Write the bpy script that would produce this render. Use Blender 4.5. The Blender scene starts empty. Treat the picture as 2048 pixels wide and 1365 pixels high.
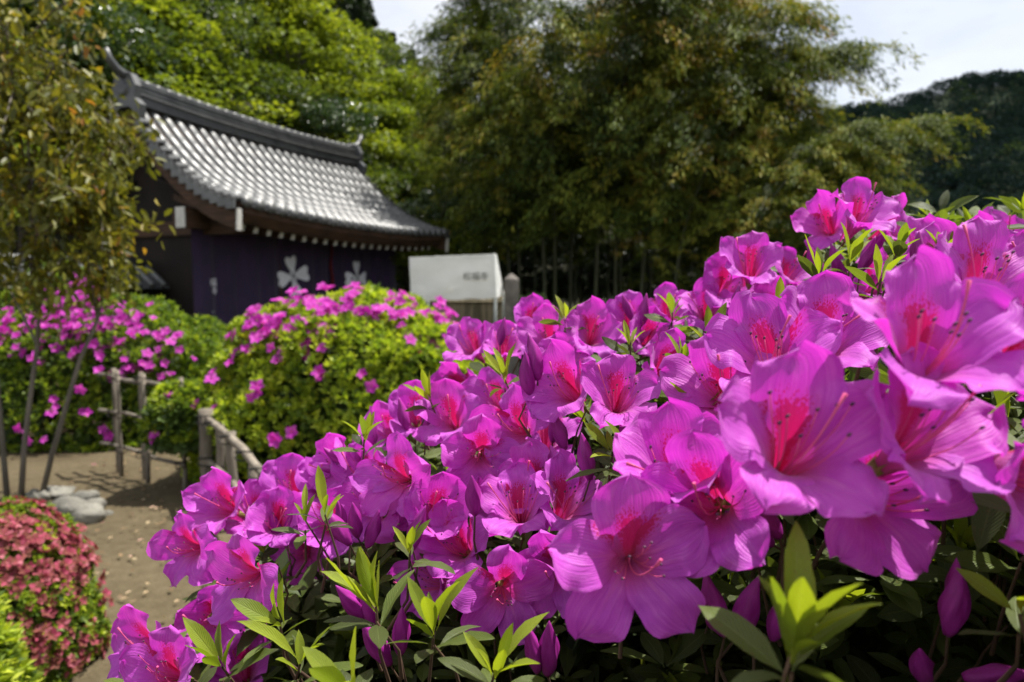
import bpy, bmesh, math
import numpy as np
from mathutils import Vector, Matrix, noise as mnoise

scene = bpy.context.scene
col = scene.collection

# ---------------------------------------------------------------- camera
CAM_H = 1.5
FPX = 1365.33                      # focal length in photo pixels (24 mm on 36 mm, 2048 px wide)
PITCH = math.radians(4.3)
cam_d = bpy.data.cameras.new('camera')
cam = bpy.data.objects.new('camera', cam_d)
col.objects.link(cam)
cam.location = (0, 0, CAM_H)
cam.rotation_euler = (math.pi / 2 - PITCH, 0, 0)
cam_d.sensor_width = 36.0
cam_d.lens = 24.0
cam_d.clip_start = 0.02
cam_d.clip_end = 3000.0
cam_d.dof.use_dof = True
cam_d.dof.focus_distance = 0.54
cam_d.dof.aperture_fstop = 7.5
scene.camera = cam

# ---------------------------------------------------------------- world, sun, exposure
SUN = Vector((0.34, 0.17, 0.925)).normalized()      # direction towards the sun
SUN_EL = math.asin(SUN.z)
SUN_AZ = math.atan2(SUN.x, SUN.y)
world = bpy.data.worlds.new('World')
scene.world = world
world.use_nodes = True
wn, wl = world.node_tree.nodes, world.node_tree.links
wn.clear()
w_out = wn.new('ShaderNodeOutputWorld')
w_bg = wn.new('ShaderNodeBackground')
w_bg.inputs['Strength'].default_value = 0.080
sky = wn.new('ShaderNodeTexSky')
sky.sky_type = 'NISHITA'
sky.sun_disc = False
sky.sun_elevation = SUN_EL
sky.sun_rotation = SUN_AZ
sky.altitude = 100
sky.air_density = 1.0
sky.dust_density = 1.6
sky.ozone_density = 1.0
# thin high cloud over the whole sky
tc = wn.new('ShaderNodeTexCoord')
mp = wn.new('ShaderNodeMapping')
mp.inputs['Scale'].default_value = (1.0, 1.0, 2.6)
mp.inputs['Location'].default_value = (0.4, 0.15, 0.3)
nz = wn.new('ShaderNodeTexNoise')
nz.inputs['Scale'].default_value = 2.1
nz.inputs['Detail'].default_value = 7
nz.inputs['Roughness'].default_value = 0.55
rp = wn.new('ShaderNodeValToRGB')
rp.color_ramp.elements[0].position = 0.42
rp.color_ramp.elements[0].color = (0.48, 0.48, 0.48, 1)
rp.color_ramp.elements[1].position = 0.72
rp.color_ramp.elements[1].color = (0.9, 0.9, 0.9, 1)
mx = wn.new('ShaderNodeMix')
mx.data_type = 'RGBA'
mx.inputs[7].default_value = (8.8, 8.8, 8.9, 1)
wl.new(tc.outputs['Generated'], mp.inputs['Vector'])
wl.new(mp.outputs['Vector'], nz.inputs['Vector'])
wl.new(nz.outputs['Fac'], rp.inputs['Fac'])
wl.new(rp.outputs['Color'], mx.inputs[0])
wl.new(sky.outputs['Color'], mx.inputs[6])
wl.new(mx.outputs[2], w_bg.inputs['Color'])
wl.new(w_bg.outputs['Background'], w_out.inputs['Surface'])

sun_d = bpy.data.lights.new('sun', 'SUN')
sun_d.energy = 5.0
sun_d.angle = math.radians(0.53)
sun_d.color = (1.0, 0.955, 0.88)
sun = bpy.data.objects.new('sun', sun_d)
sun.rotation_euler = (-SUN).to_track_quat('-Z', 'Y').to_euler()
sun.location = (20, 20, 40)
col.objects.link(sun)

scene.view_settings.view_transform = 'Standard'
scene.view_settings.look = 'None'
scene.view_settings.gamma = 1.0
scene.view_settings.exposure = 0.8
scene.cycles.use_denoising = True
try:
    scene.cycles.denoiser = 'OPENIMAGEDENOISE'
except Exception:
    pass
scene.cycles.max_bounces = 7
scene.cycles.diffuse_bounces = 3
scene.cycles.glossy_bounces = 2
scene.cycles.transmission_bounces = 5
scene.cycles.transparent_max_bounces = 6
scene.cycles.sample_clamp_indirect = 6.0
scene.cycles.caustics_reflective = False
scene.cycles.caustics_refractive = False

# ---------------------------------------------------------------- pixel helpers (photo pixels, 2048 x 1365)
C_R = Vector((1, 0, 0))
C_U = Vector((0, math.sin(PITCH), math.cos(PITCH)))
C_F = Vector((0, math.cos(PITCH), -math.sin(PITCH)))
C_O = Vector((0, 0, CAM_H))
def ray(px, py):
    return C_R * ((px - 1024) / FPX) + C_U * ((682.5 - py) / FPX) + C_F
def at_depth(px, py, d):
    return C_O + ray(px, py) * d
def at_y(px, py, y):
    r = ray(px, py)
    return C_O + r * (y / r.y)
def at_ground(px, py, z=0.0):
    r = ray(px, py)
    return C_O + r * ((z - CAM_H) / r.z)
def at_plane(px, py, p, n):
    r = ray(px, py)
    return C_O + r * ((Vector(p) - C_O).dot(n) / r.dot(n))
def project(p):
    v = Vector(p) - C_O
    d = v.dot(C_F)
    if d <= 1e-4:
        return None
    return 1024 + v.dot(C_R) / d * FPX, 682.5 - v.dot(C_U) / d * FPX, d
def project_np(P):
    v = P - np.array(C_O)
    d = v @ np.array(C_F)
    dd = np.where(np.abs(d) < 1e-4, 1e-4, d)
    return 1024 + (v @ np.array(C_R)) / dd * FPX, 682.5 - (v @ np.array(C_U)) / dd * FPX, d

# ---------------------------------------------------------------- object helpers
def tag(o, label=None, cat=None, group=None, kind=None):
    if label: o['label'] = label
    if cat: o['category'] = cat
    if group: o['group'] = group
    if kind: o['kind'] = kind
    return o
def link(name, me, parent=None, mat=None):
    o = bpy.data.objects.new(name, me)
    col.objects.link(o)
    if parent is not None:
        o.parent = parent
    if mat is not None and not me.materials:
        me.materials.append(mat)
    return o
def empty(name, loc=(0, 0, 0)):
    o = bpy.data.objects.new(name, None)
    o.empty_display_size = 0.1
    o.location = loc
    col.objects.link(o)
    return o
def mesh_np(name, V, F, mat=None, smooth=False, tint=None, uv=None, attrs=None):
    """V (n,3); F (m,k) quads or tris in one array, or a list of face tuples"""
    me = bpy.data.meshes.new(name)
    V = np.asarray(V, dtype=np.float32)
    if isinstance(F, np.ndarray):
        m, k = F.shape
        me.vertices.add(len(V))
        me.vertices.foreach_set('co', V.ravel())
        me.loops.add(m * k)
        me.loops.foreach_set('vertex_index', F.astype(np.int32).ravel())
        me.polygons.add(m)
        me.polygons.foreach_set('loop_start', np.arange(0, m * k, k, dtype=np.int32))
        me.polygons.foreach_set('loop_total', np.full(m, k, dtype=np.int32))
        me.update(calc_edges=True)
        me.validate()
    else:
        me.from_pydata([tuple(v) for v in V], [], [tuple(f) for f in F])
        me.update()
    if smooth:
        me.polygons.foreach_set('use_smooth', np.ones(len(me.polygons), dtype=bool))
    if tint is not None:
        a = me.attributes.new('tint', 'FLOAT', 'POINT')
        a.data.foreach_set('value', np.asarray(tint, dtype=np.float32))
    if attrs:
        for k_, v_ in attrs.items():
            a = me.attributes.new(k_, 'FLOAT', 'POINT')
            a.data.foreach_set('value', np.asarray(v_, dtype=np.float32))
    if uv is not None:
        l = me.uv_layers.new(name='UVMap')
        idx = np.zeros(len(me.loops), dtype=np.int32)
        me.loops.foreach_get('vertex_index', idx)
        l.data.foreach_set('uv', np.asarray(uv, dtype=np.float32)[idx].ravel())
    if mat is not None:
        me.materials.append(mat)
    return me
class MB:
    """collects simple solids into one mesh"""
    def __init__(self):
        self.v, self.f = [], []
    def add(self, vs, fs):
        b = len(self.v)
        self.v += [tuple(v) for v in vs]
        self.f += [tuple(b + i for i in f) for f in fs]
        return self
    def box(self, c, s, ax=None):
        c = Vector(c)
        ax = ax or (Vector((1, 0, 0)), Vector((0, 1, 0)), Vector((0, 0, 1)))
        vs = []
        for i in (-1, 1):
            for j in (-1, 1):
                for k in (-1, 1):
                    vs.append(c + ax[0] * (i * s[0] / 2) + ax[1] * (j * s[1] / 2) + ax[2] * (k * s[2] / 2))
        return self.add(vs, [(0, 1, 3, 2), (4, 6, 7, 5), (0, 4, 5, 1), (2, 3, 7, 6), (0, 2, 6, 4), (1, 5, 7, 3)])
    def tube(self, pts, rad, n=8, cap=True):
        pts = [Vector(p) for p in pts]
        if not hasattr(rad, '__len__'):
            rad = [rad] * len(pts)
        vs, fs = [], []
        ref = None
        for i, p in enumerate(pts):
            t = (pts[min(i + 1, len(pts) - 1)] - pts[max(i - 1, 0)])
            if t.length < 1e-9: t = Vector((0, 0, 1))
            t.normalize()
            if ref is None:
                ref = Vector((1, 0, 0)) if abs(t.x) < 0.8 else Vector((0, 1, 0))
            a = (ref - t * ref.dot(t)).normalized()
            ref = a
            b = t.cross(a)
            for k in range(n):
                th = 2 * math.pi * k / n
                vs.append(p + (a * math.cos(th) + b * math.sin(th)) * rad[i])
        m = len(pts)
        for i in range(m - 1):
            for k in range(n):
                fs.append((i * n + k, i * n + (k + 1) % n, (i + 1) * n + (k + 1) % n, (i + 1) * n + k))
        if cap:
            fs.append(tuple(range(n))[::-1])
            fs.append(tuple((m - 1) * n + k for k in range(n)))
        return self.add(vs, fs)
    def prism(self, poly, p0, ux, uy, ext):
        """polygon (list of 2D) in the plane ux,uy at p0, extruded by the vector ext"""
        n = len(poly)
        a = [Vector(p0) + ux * x + uy * y for x, y in poly]
        b = [p + ext for p in a]
        fs = [tuple(range(n))[::-1], tuple(range(n, 2 * n))]
        for i in range(n):
            fs.append((i, (i + 1) % n, n + (i + 1) % n, n + i))
        return self.add(a + b, fs)
    def mesh(self, name, mat=None, smooth=False):
        me = bpy.data.meshes.new(name)
        me.from_pydata(self.v, [], self.f)
        bm = bmesh.new(); bm.from_mesh(me)
        bmesh.ops.recalc_face_normals(bm, faces=bm.faces)
        bm.to_mesh(me); bm.free()
        if smooth:
            me.polygons.foreach_set('use_smooth', np.ones(len(me.polygons), dtype=bool))
        if mat is not None:
            me.materials.append(mat)
        return me
    def build(self, name, mat, parent=None, smooth=False):
        return link(name, self.mesh(name, mat, smooth), parent)

# ---------------------------------------------------------------- materials
def new_mat(name):
    m = bpy.data.materials.new(name)
    m.use_nodes = True
    n, l = m.node_tree.nodes, m.node_tree.links
    n.clear()
    out = n.new('ShaderNodeOutputMaterial')
    return m, n, l, out
def ramp(n, stops):
    r = n.new('ShaderNodeValToRGB')
    e = r.color_ramp.elements
    while len(e) < len(stops):
        e.new(0.5)
    for i, (p, c) in enumerate(stops):
        e[i].position = p
        e[i].color = (c[0], c[1], c[2], 1)
    return r
def math_n(n, l, op, a, b=None, clamp=False):
    m = n.new('ShaderNodeMath'); m.operation = op; m.use_clamp = clamp
    for i, x in enumerate((a, b)):
        if x is None: continue
        if isinstance(x, (int, float)): m.inputs[i].default_value = x
        else: l.new(x, m.inputs[i])
    return m.outputs[0]
def smooth_n(n, l, x, lo, hi, to0=0.0, to1=1.0):
    m = n.new('ShaderNodeMapRange'); m.interpolation_type = 'SMOOTHSTEP'
    l.new(x, m.inputs['Value'])
    m.inputs['From Min'].default_value = lo; m.inputs['From Max'].default_value = hi
    m.inputs['To Min'].default_value = to0; m.inputs['To Max'].default_value = to1
    return m.outputs['Result']
def mix_n(n, l, fac, a, b, blend='MIX'):
    m = n.new('ShaderNodeMix'); m.data_type = 'RGBA'; m.blend_type = blend
    for i, x in ((0, fac), (6, a), (7, b)):
        if isinstance(x, (int, float)): m.inputs[i].default_value = x
        elif isinstance(x, tuple): m.inputs[i].default_value = (x[0], x[1], x[2], 1)
        else: l.new(x, m.inputs[i])
    return m.outputs[2]
def noise_n(n, l, vec, scale, detail=4, rough=0.55):
    t = n.new('ShaderNodeTexNoise')
    t.inputs['Scale'].default_value = scale
    t.inputs['Detail'].default_value = detail
    t.inputs['Roughness'].default_value = rough
    if vec is not None: l.new(vec, t.inputs['Vector'])
    return t.outputs['Fac']
def bump_n(n, l, h, strength=0.3, dist=0.01):
    b = n.new('ShaderNodeBump')
    b.inputs['Strength'].default_value = strength
    b.inputs['Distance'].default_value = dist
    l.new(h, b.inputs['Height'])
    return b.outputs['Normal']
def plain_mat(name, c0, c1, scale=4.0, rough=0.7, bump=0.2, bdist=0.01, spec=0.3, stretch=(1, 1, 1), detail=6, rnd=0.0):
    m, n, l, out = new_mat(name)
    tcn = n.new('ShaderNodeTexCoord')
    mpn = n.new('ShaderNodeMapping'); mpn.inputs['Scale'].default_value = stretch
    l.new(tcn.outputs['Object'], mpn.inputs['Vector'])
    f = noise_n(n, l, mpn.outputs['Vector'], scale, detail)
    r = ramp(n, [(0.3, c0), (0.7, c1)])
    l.new(f, r.inputs['Fac'])
    colr = r.outputs['Color']
    if rnd:
        oi = n.new('ShaderNodeObjectInfo')
        hv = n.new('ShaderNodeHueSaturation')
        v = math_n(n, l, 'MULTIPLY_ADD', oi.outputs['Random'], 2 * rnd)
        v.node.inputs[2].default_value = 1 - rnd
        l.new(v, hv.inputs['Value']); l.new(colr, hv.inputs['Color'])
        colr = hv.outputs['Color']
    p = n.new('ShaderNodeBsdfPrincipled')
    p.inputs['Roughness'].default_value = rough
    p.inputs['Specular IOR Level'].default_value = spec
    l.new(colr, p.inputs['Base Color'])
    if bump:
        f2 = noise_n(n, l, mpn.outputs['Vector'], scale * 6, 6, 0.6)
        l.new(bump_n(n, l, f2, bump, bdist), p.inputs['Normal'])
    l.new(p.outputs['BSDF'], out.inputs['Surface'])
    return m
def leaf_mat(name, stops, transl=0.4, tcol=(1.25, 1.3, 0.55), rough=0.5, spec=0.35):
    """foliage: the vertex attribute 'tint' picks the leaf colour"""
    m, n, l, out = new_mat(name)
    a = n.new('ShaderNodeAttribute'); a.attribute_name = 'tint'
    r = ramp(n, stops)
    l.new(a.outputs['Fac'], r.inputs['Fac'])
    p = n.new('ShaderNodeBsdfPrincipled')
    p.inputs['Roughness'].default_value = rough
    p.inputs['Specular IOR Level'].default_value = spec
    l.new(r.outputs['Color'], p.inputs['Base Color'])
    t = n.new('ShaderNodeBsdfTranslucent')
    tc_ = mix_n(n, l, 1.0, r.outputs['Color'], tcol, 'MULTIPLY')
    l.new(tc_, t.inputs['Color'])
    s = n.new('ShaderNodeMixShader'); s.inputs[0].default_value = transl
    l.new(p.outputs['BSDF'], s.inputs[1]); l.new(t.outputs['BSDF'], s.inputs[2])
    l.new(s.outputs[0], out.inputs['Surface'])
    return m

# ---------------------------------------------------------------- leaf clouds
def unit(a):
    return a / np.maximum(np.linalg.norm(a, axis=-1, keepdims=True), 1e-9)
def rand_dirs(rng, n):
    return unit(rng.normal(size=(n, 3)))
def leaf_cloud(name, pos, dirs, nrm, length, width, tint, mat, shape='diamond', fold=0.25, droop=0.0):
    """every leaf is its own little folded blade; returns a mesh"""
    n = len(pos)
    d = unit(np.asarray(dirs, dtype=np.float64))
    nr = np.asarray(nrm, dtype=np.float64)
    nr = unit(nr - d * np.sum(nr * d, axis=1, keepdims=True))
    s = np.cross(d, nr)
    L = np.broadcast_to(np.asarray(length, dtype=np.float64), (n,))[:, None]
    W = np.broadcast_to(np.asarray(width, dtype=np.float64), (n,))[:, None]
    if shape == 'diamond':
        P = [pos, pos + d * L * 0.5 - s * W * 0.5 + nr * W * fold, pos + d * L - nr * L * droop, pos + d * L * 0.5 + s * W * 0.5 + nr * W * fold]
        V = np.stack(P, axis=1).reshape(-1, 3)
        b = np.arange(n)[:, None] * 4
        F = np.concatenate([b + np.array([[0, 1, 2]]), b + np.array([[0, 2, 3]])], axis=0)
        k = 4
    else:
        P = [pos,
             pos + d * L * 0.30 - s * W * 0.45 + nr * W * fold, pos + d * L * 0.68 - s * W * 0.40 + nr * (W * fold - L * droop * 0.4),
             pos + d * L - nr * L * droop,
             pos + d * L * 0.68 + s * W * 0.40 + nr * (W * fold - L * droop * 0.4), pos + d * L * 0.30 + s * W * 0.45 + nr * W * fold]
        V = np.stack(P, axis=1).reshape(-1, 3)
        b = np.arange(n)[:, None] * 6
        F = np.concatenate([b + np.array([[0, 1, 2, 3]]), b + np.array([[0, 3, 4, 5]])], axis=0)
        k = 6
    return mesh_np(name, V, F, mat, False, np.repeat(np.asarray(tint), k))

# ================================================================ GROUND AND HILLS
def hill_z(x, y):
    """wooded slope behind the gate, rising to the back left"""
    q = (x + 7.5) * -0.8 + (y - 14.5) * 0.6
    q = np.maximum(q - 2.5, 0.0)
    z = 46.0 * (1 - np.exp(-q * 0.62 / 46.0 - (q / 90.0) ** 2))
    fade = np.clip((y - 10.0) / 6.0, 0, 1) * np.clip((q) / 3.0, 0, 1)
    fall = np.clip(1.0 - (x - 6.0) / 60.0, 0.0, 1.0)
    return z * fade * fall
def gz(x, y):
    return float(hill_z(np.array(float(x)), np.array(float(y))))

def make_ground():
    xs = np.concatenate([np.linspace(-900, -90, 10), np.linspace(-80, -12, 40), np.linspace(-11.5, 12, 95), np.linspace(13, 90, 40), np.linspace(110, 900, 10)])
    ys = np.concatenate([np.linspace(-60, -4, 8), np.linspace(-3, 13, 65), np.linspace(13.5, 100, 90), np.linspace(106, 1200, 20)])
    X, Y = np.meshgrid(xs, ys)
    Z = hill_z(X, Y)
    near = np.clip(1 - (np.hypot(X, Y - 5) / 14), 0, 1)
    bump = np.array([mnoise.noise(Vector((a * 1.3, b * 1.3, 0.0))) * 0.018 + mnoise.noise(Vector((a * 4.1, b * 4.1, 3.0))) * 0.006 for a, b in zip(X.ravel(), Y.ravel())]).reshape(X.shape)
    Z = Z + bump * near
    V = np.stack([X, Y, Z], axis=-1).reshape(-1, 3)
    ny, nx = X.shape
    i = (np.arange(ny - 1)[:, None] * nx + np.arange(nx - 1)[None, :]).ravel()
    F = np.stack([i, i + 1, i + nx + 1, i + nx], axis=1)
    m, n, l, out = new_mat('packed_earth')
    tcn = n.new('ShaderNodeTexCoord')
    v = tcn.outputs['Object']
    f1 = noise_n(n, l, v, 0.9, 6, 0.6)
    f2 = noise_n(n, l, v, 14.0, 6, 0.65)
    f3 = noise_n(n, l, v, 90.0, 4, 0.6)
    r1 = ramp(n, [(0.32, (0.078, 0.062, 0.036)), (0.68, (0.140, 0.114, 0.070))])
    l.new(f1, r1.inputs['Fac'])
    r2 = ramp(n, [(0.35, (0.55, 0.5, 0.45)), (0.65, (1.0, 1.0, 1.0))])
    l.new(f2, r2.inputs['Fac'])
    c = mix_n(n, l, 0.6, r1.outputs['Color'], r2.outputs['Color'], 'MULTIPLY')
    r3 = ramp(n, [(0.3, (0.62, 0.6, 0.56)), (0.6, (1.05, 1.03, 1.0))])
    l.new(f3, r3.inputs['Fac'])
    c = mix_n(n, l, 0.7, c, r3.outputs['Color'], 'MULTIPLY')
    # forest floor: dark leaf mould away from the trodden path
    sx = n.new('ShaderNodeSeparateXYZ'); l.new(v, sx.inputs[0])
    far = smooth_n(n, l, sx.outputs['Y'], 7.0, 9.0)
    c = mix_n(n, l, far, c, (0.035, 0.034, 0.02))
    p = n.new('ShaderNodeBsdfPrincipled')
    p.inputs['Roughness'].default_value = 0.92
    p.inputs['Specular IOR Level'].default_value = 0.15
    l.new(c, p.inputs['Base Color'])
    hsum = math_n(n, l, 'ADD', f2, math_n(n, l, 'MULTIPLY', f3, 0.5))
    l.new(bump_n(n, l, hsum, 0.6, 0.015), p.inputs['Normal'])
    l.new(p.outputs['BSDF'], out.inputs['Surface'])
    o = link('ground', mesh_np('ground', V, F, m, True))
    tag(o, kind='structure')
make_ground()

# ---------------------------------------------------------------- foliage materials
M_BROAD = leaf_mat('broadleaf_foliage', [(0.0, (0.017, 0.0319, 0.008)), (0.35, (0.0419, 0.0719, 0.013)), (0.65, (0.0878, 0.1298, 0.018)), (1.0, (0.1647, 0.2097, 0.0279))], 0.40, tcol=(1.25, 1.15, 0.55))
M_MAPLE = leaf_mat('fresh_maple_foliage', [(0.0, (0.0481, 0.077, 0.0107)), (0.4, (0.1123, 0.1657, 0.0171)), (0.75, (0.1978, 0.2566, 0.0235)), (1.0, (0.3101, 0.3635, 0.0374))], 0.46, tcol=(1.25, 1.15, 0.5))
M_EVER = leaf_mat('evergreen_foliage', [(0.0, (0.0156, 0.0312, 0.013)), (0.5, (0.039, 0.0715, 0.026)), (1.0, (0.091, 0.13, 0.0455))], 0.2, rough=0.3, spec=0.6)
M_CEDAR = leaf_mat('cedar_foliage', [(0.0, (0.010, 0.020, 0.010)), (0.6, (0.022, 0.040, 0.016)), (1.0, (0.04, 0.065, 0.022))], 0.15)
M_BAMBOO = leaf_mat('bamboo_foliage', [(0.0, (0.024, 0.0393, 0.0112)), (0.3, (0.0732, 0.1121, 0.0196)), (0.55, (0.1864, 0.2313, 0.0308)), (0.8, (0.3595, 0.3293, 0.0477)), (1.0, (0.3727, 0.2313, 0.0561))], 0.25, tcol=(1.2, 1.12, 0.5), spec=0.12)
M_HILLWOOD = leaf_mat('distant_wood_foliage', [(0.0, (0.0095, 0.0189, 0.0203)), (0.6, (0.0175, 0.0324, 0.0324)), (0.85, (0.0324, 0.054, 0.0378)), (1.0, (0.081, 0.1148, 0.0378))], 0.12, rough=0.9, spec=0.03)  # blue in the colour stands in for haze over the far hill
M_BARK = plain_mat('grey_brown_bark', (0.06, 0.048, 0.038), (0.16, 0.135, 0.11), 6.0, 0.9, 0.5, 0.02, stretch=(1, 1, 0.25))
M_CULM = plain_mat('bamboo_culm', (0.028, 0.034, 0.014), (0.07, 0.075, 0.03), 3.0, 0.5, 0.0, stretch=(1, 1, 0.3))

# ---------------------------------------------------------------- trees
def limb_mesh(H, clumps, rng, r0, trunk_frac=0.45, lean=(0, 0)):
    mb = MB()
    top = Vector((lean[0], lean[1], H * 0.8))
    tp = []
    for i in range(7):
        t = i / 6
        tp.append(Vector((lean[0] * t * t + rng.normal() * 0.015 * H * t, lean[1] * t * t + rng.normal() * 0.015 * H * t, H * 0.8 * t - 0.15 * (i == 0))))
    mb.tube(tp, [r0 * (1 - 0.85 * (i / 6)) * (1.25 if i == 0 else 1) for i in range(7)], 8)
    for c in clumps:
        c = Vector(c)
        zb = min(max(c.z * 0.55, H * 0.2), H * 0.75)
        t = zb / (H * 0.8)
        i = min(int(t * 6), 5)
        b = tp[i].lerp(tp[i + 1], t * 6 - i)
        mid = b.lerp(c, 0.5) + Vector((rng.normal() * 0.1, rng.normal() * 0.1, 0.12 * (c - b).length))
        rr = r0 * 0.32 * (1 - 0.5 * t)
        mb.tube([b, mid, c], [rr, rr * 0.6, rr * 0.2], 5)
    return mb
def tree_variant(kind, seed):
    rng = np.random.default_rng(seed)
    pts, drs, nms, tnt, lens = [], [], [], [], []
    if kind in ('broad', 'ever'):
        H, R = 8.0, 3.1
        nc = 46
        cs = []
        while len(cs) < nc:
            d = rand_dirs(rng, 1)[0]
            rad = rng.uniform(0.45, 1.0) ** 0.6
            p = np.array([d[0] * R * rad, d[1] * R * rad, H * 0.60 + d[2] * H * 0.37 * rad])
            if p[2] > H * 0.22: cs.append(p)
        for c in cs:
            k = rng.integers(220, 340)
            rr = rng.uniform(0.55, 1.05)
            q = rand_dirs(rng, k) * (rng.uniform(0.35, 1.0, size=(k, 1)) ** 0.5) * rr
            q[:, 2] *= 0.62
            pts.append(c + q)
            dd = unit(q) + rng.normal(size=(k, 3)) * 0.55 + np.array([0, 0, -0.15])
            drs.append(dd); nms.append(np.array([0, 0, 1.0]) + rng.normal(size=(k, 3)) * 0.55)
            tnt.append(np.clip(rng.normal(rng.uniform(0.3, 0.7), 0.14, size=k), 0, 1))
            lens.append(rng.uniform(0.13, 0.24, size=k))
        mat, wr = (M_BROAD, 0.62) if kind == 'broad' else (M_EVER, 0.48)
    elif kind == 'maple':
        H, R = 7.0, 3.2
        cs = []
        for t in range(38):
            z = H * rng.uniform(0.32, 1.0)
            rm = R * math.sin(min(1.0, (1.06 - z / H) * 1.55) * math.pi / 2)
            a = rng.uniform(0, 2 * math.pi); r = rm * rng.uniform(0.3, 1.0)
            cs.append(np.array([r * math.cos(a), r * math.sin(a), z]))
        for c in cs:
            k = rng.integers(230, 340)
            rr = rng.uniform(0.7, 1.3)
            a = rng.uniform(0, 2 * math.pi, k); r = rr * np.sqrt(rng.uniform(0, 1, k))
            q = np.stack([r * np.cos(a), r * np.sin(a), rng.normal(size=k) * 0.13 - 0.12 * r * r], axis=1)
            pts.append(c + q)
            drs.append(np.stack([np.cos(a), np.sin(a), np.full(k, -0.25)], axis=1) + rng.normal(size=(k, 3)) * 0.5)
            nms.append(np.array([0, 0, 1.0]) + rng.normal(size=(k, 3)) * 0.4)
            tnt.append(np.clip(rng.normal(rng.uniform(0.35, 0.8), 0.15, size=k), 0, 1))
            lens.append(rng.uniform(0.12, 0.21, size=k))
        mat, wr = M_MAPLE, 0.75
    else:  # cedar
        H, R = 13.0, 2.3
        cs = []
        for t in range(70):
            z = H * rng.uniform(0.2, 0.98)
            rm = R * (1.03 - z / H) ** 0.75
            a = rng.uniform(0, 2 * math.pi); r = rm * rng.uniform(0.5, 1.0)
            cs.append(np.array([r * math.cos(a), r * math.sin(a), z]))
        for c in cs:
            k = 110
            rr = 0.35 + 0.45 * (1 - c[2] / H)
            q = rand_dirs(rng, k) * rr * np.sqrt(rng.uniform(0.1, 1, size=(k, 1)))
            q[:, 2] *= 0.8
            pts.append(c + q)
            drs.append(unit(q) * 0.7 + np.array([c[0] * 0.3, c[1] * 0.3, -0.3]) + rng.normal(size=(k, 3)) * 0.3)
            nms.append(rand_dirs(rng, k) + np.array([0, 0, 0.8]))
            tnt.append(np.clip(rng.normal(rng.uniform(0.2, 0.7), 0.15, size=k), 0, 1))
            lens.append(rng.uniform(0.3, 0.5, size=k))
        mat, wr = M_CEDAR, 0.35
    pts = np.concatenate(pts); drs = np.concatenate(drs); nms = np.concatenate(nms)
    tnt = np.concatenate(tnt); lens = np.concatenate(lens)
    crown = leaf_cloud('crown', pts, drs, nms, lens, lens * wr, tnt, mat)
    trunk = limb_mesh(H, cs[:18] if kind != 'cedar' else cs[:8], rng, 0.16 if kind != 'cedar' else 0.2).mesh('trunk', M_BARK, True)
    return trunk, crown
TREES = {'broad': [tree_variant('broad', s) for s in (1, 2, 3)],
         'ever': [tree_variant('ever', s) for s in (11, 12)],
         'maple': [tree_variant('maple', s) for s in (21, 22, 23)],
         'cedar': [tree_variant('cedar', s) for s in (31, 32)]}
TH = {'broad': 8.0, 'ever': 8.0, 'maple': 7.0, 'cedar': 13.0}
def place_tree(kind, x, y, h, rz, var, name, label, group, wide=1.0, cat='tree'):
    tr, cr = TREES[kind][var % len(TREES[kind])]
    s = h / TH[kind]
    o = empty(name, (x, y, gz(x, y) - 0.05))
    o.rotation_euler.z = rz
    o.scale = (s * wide, s * wide, s)
    tag(o, label, cat, group)
    link('trunk', tr, o); link('crown', cr, o)
    return o

rngT = np.random.default_rng(5)
T_LAB = {'broad': ('broadleaf_tree', 'mid green broadleaf tree in the wood on the slope behind the gate', 'broadleaf trees on the slope behind the gate'),
         'ever': ('evergreen_tree', 'dark glossy evergreen tree in the wood on the slope behind the gate', 'evergreen trees on the slope behind the gate'),
         'maple': ('maple_tree', 'fresh yellow-green maple in the wood on the slope behind the gate', 'maples on the slope behind the gate'),
         'cedar': ('cedar_tree', 'dark pointed cedar on the crest of the wooded slope', 'cedars on the crest of the slope')}
def wood_tree(px, d, kind, h, wide=1.0, label=None):
    """px picks the bearing, d the distance walked up the slope"""
    x = (px - 1024) / FPX * d
    nm, lb, gr = T_LAB[kind]
    return place_tree(kind, x, d, h, rngT.uniform(0, 6.28), int(rngT.integers(0, 3)), nm, label or lb, None if label else gr, wide)
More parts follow.
